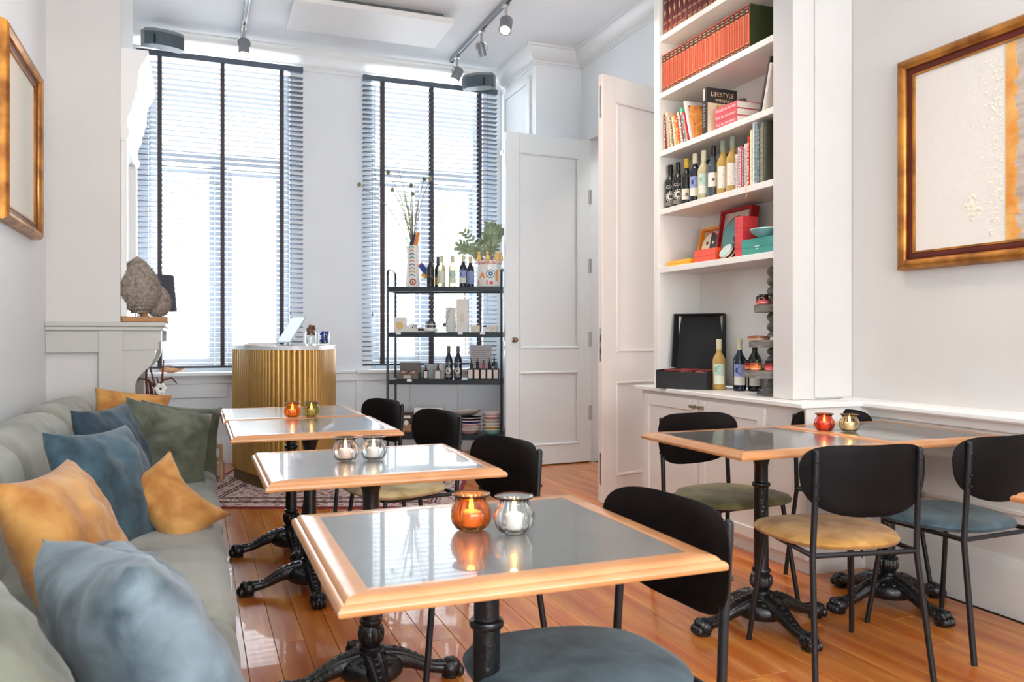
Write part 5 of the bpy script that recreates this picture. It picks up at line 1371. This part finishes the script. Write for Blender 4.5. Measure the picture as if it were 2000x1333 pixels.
def framed(label, cy, x_, w_, h_, fc, draw, tilt):
    t = thing('boxed_plate', label, 'decorative plate', (x_, cy, Z5+.002), 0)
    M = Matrix.Rotation(R(tilt), 4, 'Y')
    b = MB(); e = .016
    for a, c in (((-w_/2, 0), (-w_/2+e, h_)), ((w_/2-e, 0), (w_/2, h_)), ((-w_/2+e, 0), (w_/2-e, e)), ((-w_/2+e, h_-e), (w_/2-e, h_))): b.box((0, a[0], a[1]), (.055, c[0], c[1]), 0, M)
    b.build('box_frame', t, plain(fc, .5))
    MB().box((.025, -w_/2+e, e), (.03, w_/2-e, h_-e), 0, M).build('insert', t, plain('c9b8a8', .6))
    b = MB(); draw(b, M, w_, h_); b.build('plate', t); return t
def pl(b, M, pts, x_, m_): b.m(m_); b.faces([(x_, p[0], p[1]) for p in pts], [tuple(range(len(pts)))], M)
def face_plate(b, M, w_, h_):
    r_ = w_*.40; cy, cz = 0, h_*.5
    b.m(plain('f0e4cc', .25)); b.lathe([(.001, .012), (r_*.8, .010), (r_, 0), (r_, .003), (r_*.8, .014), (.001, .016)], 32, M @ Matrix.Translation((.022, cy, cz)) @ Matrix.Rotation(R(-90), 4, 'Y'), cap=False)
    pl(b, M, disc(0, cz, r_*.93), .0045, plain('c8262a', .3)); pl(b, M, disc(0, cz, r_*.86), .0035, plain('f2e2c0', .3))
    pl(b, M, disc(0, cz, r_*.86, 20, -pi/2-pi, -pi/2)[::1]+[(0, cz-r_*.86)], .003, plain('151412', .3))
    pl(b, M, disc(.03, cz+.02, .012), .0025, plain('151412', .3)); pl(b, M, disc(-.03, cz+.02, .010), .0022, plain('f2e2c0', .3)); pl(b, M, disc(.04, cz-.035, .02), .0025, plain('e8b434', .3)); pl(b, M, disc(-.028, cz-.035, .014), .0022, plain('d86a78', .3))
def teal_plate(b, M, w_, h_):
    r_ = w_*.42; cz = h_*.48
    b.m(plain('6d8480', .25)); b.lathe([(.001, .006), (r_*.7, .006), (r_, -.004), (r_, .0), (r_*.7, .012), (.001, .014)], 36, M @ Matrix.Translation((.02, 0, cz)) @ Matrix.Rotation(R(-90), 4, 'Y'), cap=False)
    pl(b, M, disc(0, cz, r_*.8), .0052, plain('4f9088', .3))
    for dx, dz, q in ((-.03, -.02, .022), (-.045, -.045, .018), (-.02, -.06, .014), (-.05, .0, .014)): pl(b, M, disc(dx, cz+dz, q), .0045, plain('14181a', .3))
framed('orange boxed plate painted with a half black face', 4.29, 2.975, .25, .245, 'e88a1c', face_plate, 12)
framed('large dark red boxed teal plate leaning on the back', 4.025, 2.95, .30, .325, '9c1016', teal_plate, 10)
t = thing('patterned_tin', 'small striped tin lying between the orange and red boxes', 'tin', (2.87, 3.905, Z5)); M = Matrix.Translation((0, 0, .03)) @ Matrix.Rotation(R(-55), 4, 'Y')
MB().lathe([(.001, 0), (.045, 0), (.045, .028), (.001, .028)], 28, M, cap=False).build('tin_body', t, plain('f0e0c8', .3)); MB().lathe([(.001, .029), (.046, .029), (.046, .034), (.036, .036), (.001, .036)], 28, M, cap=False).build('lid', t, plain('b8d0cc', .3))
MB().lathe([(.0455, .008), (.047, .010), (.047, .018), (.0455, .020)], 28, M, close=True).build('stripe', t, plain('1c1a18', .4)); bx('foot_tin', (-.03, -.05, -.0005), (.04, .05, .006), plain('e8a030', .4), t)
def jug(b, d_, w_, h_):
    b.m(plain('5a1018', .5)); pts = []
    for k in range(11): a = R(80)+R(170)*k/10; pts.append((w_*.05+w_*.36*cos(a), h_*.55+h_*.33*sin(a)))
    for k in range(10): 
        a, c = pts[k], pts[k+1]; b.faces([(-.002, -a[0], a[1]), (-.002, -c[0], c[1]), (-.002, -c[0]*.93, c[1]*.99+.001), (-.002, -a[0]*.93, a[1]*.99+.001)], [(0, 1, 2, 3)])
gift('lower coral red box in front of the teal plate', 3.80, 3.73, 2.83, 2.93, Z5, Z5+.105, 'd83a3e', jug)
gift('upper coral red box stacked in front of the teal plate', 3.80, 3.73, 2.83, 2.93, Z5+.1055, Z5+.225, 'd83a3e', jug)
gift('teal gift box at the right end of the lowest shelf', 3.725, 3.46, 2.82, 2.94, Z5, Z5+.085, '3a9688', lambda b, d_, w_, h_: [(b.m(plain('bfe0d8', .5)), b.faces([(-.002, y_, z_) for y_, z_ in q], [(0, 1, 2, 3)])) for q in ([(-.02, h_*.45), (.02, h_*.45), (.02, h_*.52), (-.02, h_*.52)], [(-.012, h_*.3), (.012, h_*.3), (.012, h_*.36), (-.012, h_*.36)])])
t = thing('teal_bowl', 'shallow teal ceramic dish resting on the teal box', 'bowl', (2.88, 3.575, Z5+.0855)); MB().lathe([(.001, 0), (.05, 0), (.09, .03), (.098, .045), (.09, .045), (.05, .012), (.001, .01)], 32, cap=False).build('dish', t, plain('6fa8a8', .25)); MB().lathe([(.099, .042), (.100, .045), (.097, .048), (.092, .045)], 32, close=True).build('rim', t, plain('a8cfd0', .25))
t = thing('gift_box', 'yellow orange box tilted behind the teal dish', 'box', (3.0, 3.60, Z5+.0), 0, GX); bx('box_base', (0, -.12, 0), (.10, .10, .12), plain('e89a20', .5), t, .001); M = Matrix.Translation((0, 0, .12)) @ Matrix.Rotation(R(14), 4, 'X'); 
MB().box((0, -.12, .012), (.10, .10, .03), .001, Matrix.Translation((0, 0, .135)) @ Matrix.Rotation(R(-14), 4, 'X')).build('lid', t, plain('f0b030', .5))

# counter level
ZC = .8315
BX = mat('matt_black_card', (.022, .022, .024), .7, var=.1)
t = thing('display_box', 'large open black presentation box with raised lid on the cabinet', 'box', (2.885, 4.315, ZC), R(35.3))
b = MB(); wy, dx_ = .165, .165
b.box((-dx_, -wy, 0), (dx_, wy, .005)); b.box((-dx_, -wy, .005), (-dx_+.006, wy, .105)); b.box((dx_-.006, -wy, .005), (dx_, wy, .115)); b.box((-dx_, -wy, .005), (dx_, -wy+.006, .115)); b.box((-dx_, wy-.006, .005), (dx_, wy, .115)); b.build('box_base', t, BX)
M = Matrix.Translation((dx_+.002, 0, .115)) @ Matrix.Rotation(R(8), 4, 'Y')
b = MB(); b.box((-.004, -wy, 0), (0, wy, .345), 0, M); b.box((-.09, -wy, 0), (-.004, -wy+.005, .345), 0, M); b.box((-.09, wy-.005, 0), (-.004, wy, .345), 0, M); b.box((-.09, -wy, .340), (-.004, wy, .345), 0, M); b.build('lid', t, BX)
b = MB(); r_ = random.Random(8)
for k in range(36): b.m((plain('8c2c30', .6), plain('b86a60', .6), plain('5c2024', .6))[k % 3]); b.tube([(r_.uniform(-.10, .10), r_.uniform(-.15, .15), .085+r_.uniform(0, .03))]+[(r_.uniform(-.10, .10), r_.uniform(-.15, .15), .09+r_.uniform(0, .03))], .006, 5)
o = b.build('shredded_filling', t); o['kind'] = 'stuff'
GCn = 'bottles on the cabinet'
bottle('golden wine bottle with pale label and string on the cabinet', (2.93, 4.09, ZC), G_GOLD, K_CRM, 'tall', R(-36), .305, .038, GCn, 'dfe2cc', 'moon_green')
bottle('dark wine bottle with blue moon label on the cabinet', (2.99, 3.97, ZC), G_NAVY, K_CRM, 'tall', R(-37), .305, .038, GCn, 'd8d4c8', 'moon_blue')
bottle('black capped dark bottle behind the cake stand', (3.06, 3.92, ZC), G_DARK, K_BLK, 'low', R(-37), .31, .038, GCn, 'c8c4bc')
t = thing('tiered_stand', 'grey three tier cake stand with turned post on the cabinet', 'cake stand', (2.93, 3.60, ZC))
GW = mat('grey_washed_wood', '5d5a56', .6, col2='8a8681', vscale=14, stretch=(1, 1, 4))
MB().lathe([(.001, 0), (.085, 0), (.085, .012), (.06, .022), (.035, .05), (.028, .08), (.024, .10)], 32, cap=False).build('foot', t, GW)
tiers = ((.10, .155), (.262, .125), (.455, .10))
for i, (z_, r2) in enumerate(tiers):
    MB().lathe([(.001, z_), (r2, z_), (r2, z_+.038), (r2-.006, z_+.040), (r2-.008, z_+.030), (.001, z_+.030)], 40, cap=False).build('tray', t, GW)
post = []
for za, zb in ((.13, .262), (.292, .455), (.485, .65)):
    n_ = 3 if za < .6 else 3
    for k in range(n_*8+1): q = k/(n_*8); post.append((.013+.019*abs(sin(pi*q*n_))**.8, za+(zb-za)*q))
MB().lathe(post, 20).build('post', t, GW)
MB().ball((0, 0, .675), .031, 20).build('finial', t, GW)
def jar(label, dx, dy, z_, c1, c2, r_=.030, h_=.062):
    t = thing('preserve_jar', label, 'jar', (2.93+dx, 3.60+dy, ZC+z_), math.atan2(-2.93, 3.6), 'preserve jars on the cake stand')
    MB().lathe([(.001, 0), (r_*.9, 0), (r_, .004), (r_, h_*.72), (r_*.85, h_*.8), (.001, h_*.8)], 20, cap=False).build('jar_body', t, plain(c1, .15))
    MB().lathe([(r_*.92, h_*.8), (r_*.95, h_*.81), (r_*.95, h_), (.001, h_)], 20, cap=False).build('lid', t, plain('1c1816', .35))
    b = MB(); b.m(plain(c2, .5)); wrap_patch(b, r_*2.6, h_*.18, h_*.52, r_+.0006); b.m(plain('f0c8a8', .5)); wrap_patch(b, r_*1.8, h_*.24, h_*.32, r_+.0010); b.build('jar_label', t)
jar('red labelled jar at the left of the bottom tier', -.085, .085, .131, '6b1c10', 'e0502c')
jar('orange labelled jar on the bottom tier, second from left', -.11, .005, .131, 'a3481a', 'f08030')
jar('amber jar behind the orange one on the bottom tier', -.03, .10, .131, 'b06a1c', 'c08040')
jar('pink red jar at the right of the bottom tier', -.085, -.085, .131, '8c2420', 'e0585c')
jar('dark jar with orange label on the top tier, left', -.035, .060, .486, '3a1410', 'd8502c', .026, .06)
jar('jar with pink label on the top tier, front', -.062, .0, .486, '4a1814', 'e05868', .028, .064)
jar('jar on the top tier beside the post, right', -.02, -.062, .486, '4a1814', 'd85858', .026, .06)
t = thing('wooden_dish', 'small round copper coloured tin of treats on the middle tier', 'tin', (2.93-.07, 3.60+.04, ZC+.293)); MB().lathe([(.001, 0), (.05, 0), (.052, .02), (.001, .02)], 24, cap=False).build('tin_body', t, plain('d8a88c', .4)); MB().lathe([(.054, .02), (.054, .03), (.001, .034)], 24, cap=False).build('lid', t, plain('8a4a2c', .35))
t = thing('glass_dish', 'little glass dish on the right of the middle tier', 'dish', (2.93-.05, 3.60-.06, ZC+.293)); MB().lathe([(.001, 0), (.028, 0), (.034, .025), (.031, .025), (.026, .005), (.001, .004)], 20, cap=False).build('dish_body', t, GLASS); MB().ball((0, 0, .012), .016, 8).build('sweet', t, PAPER)
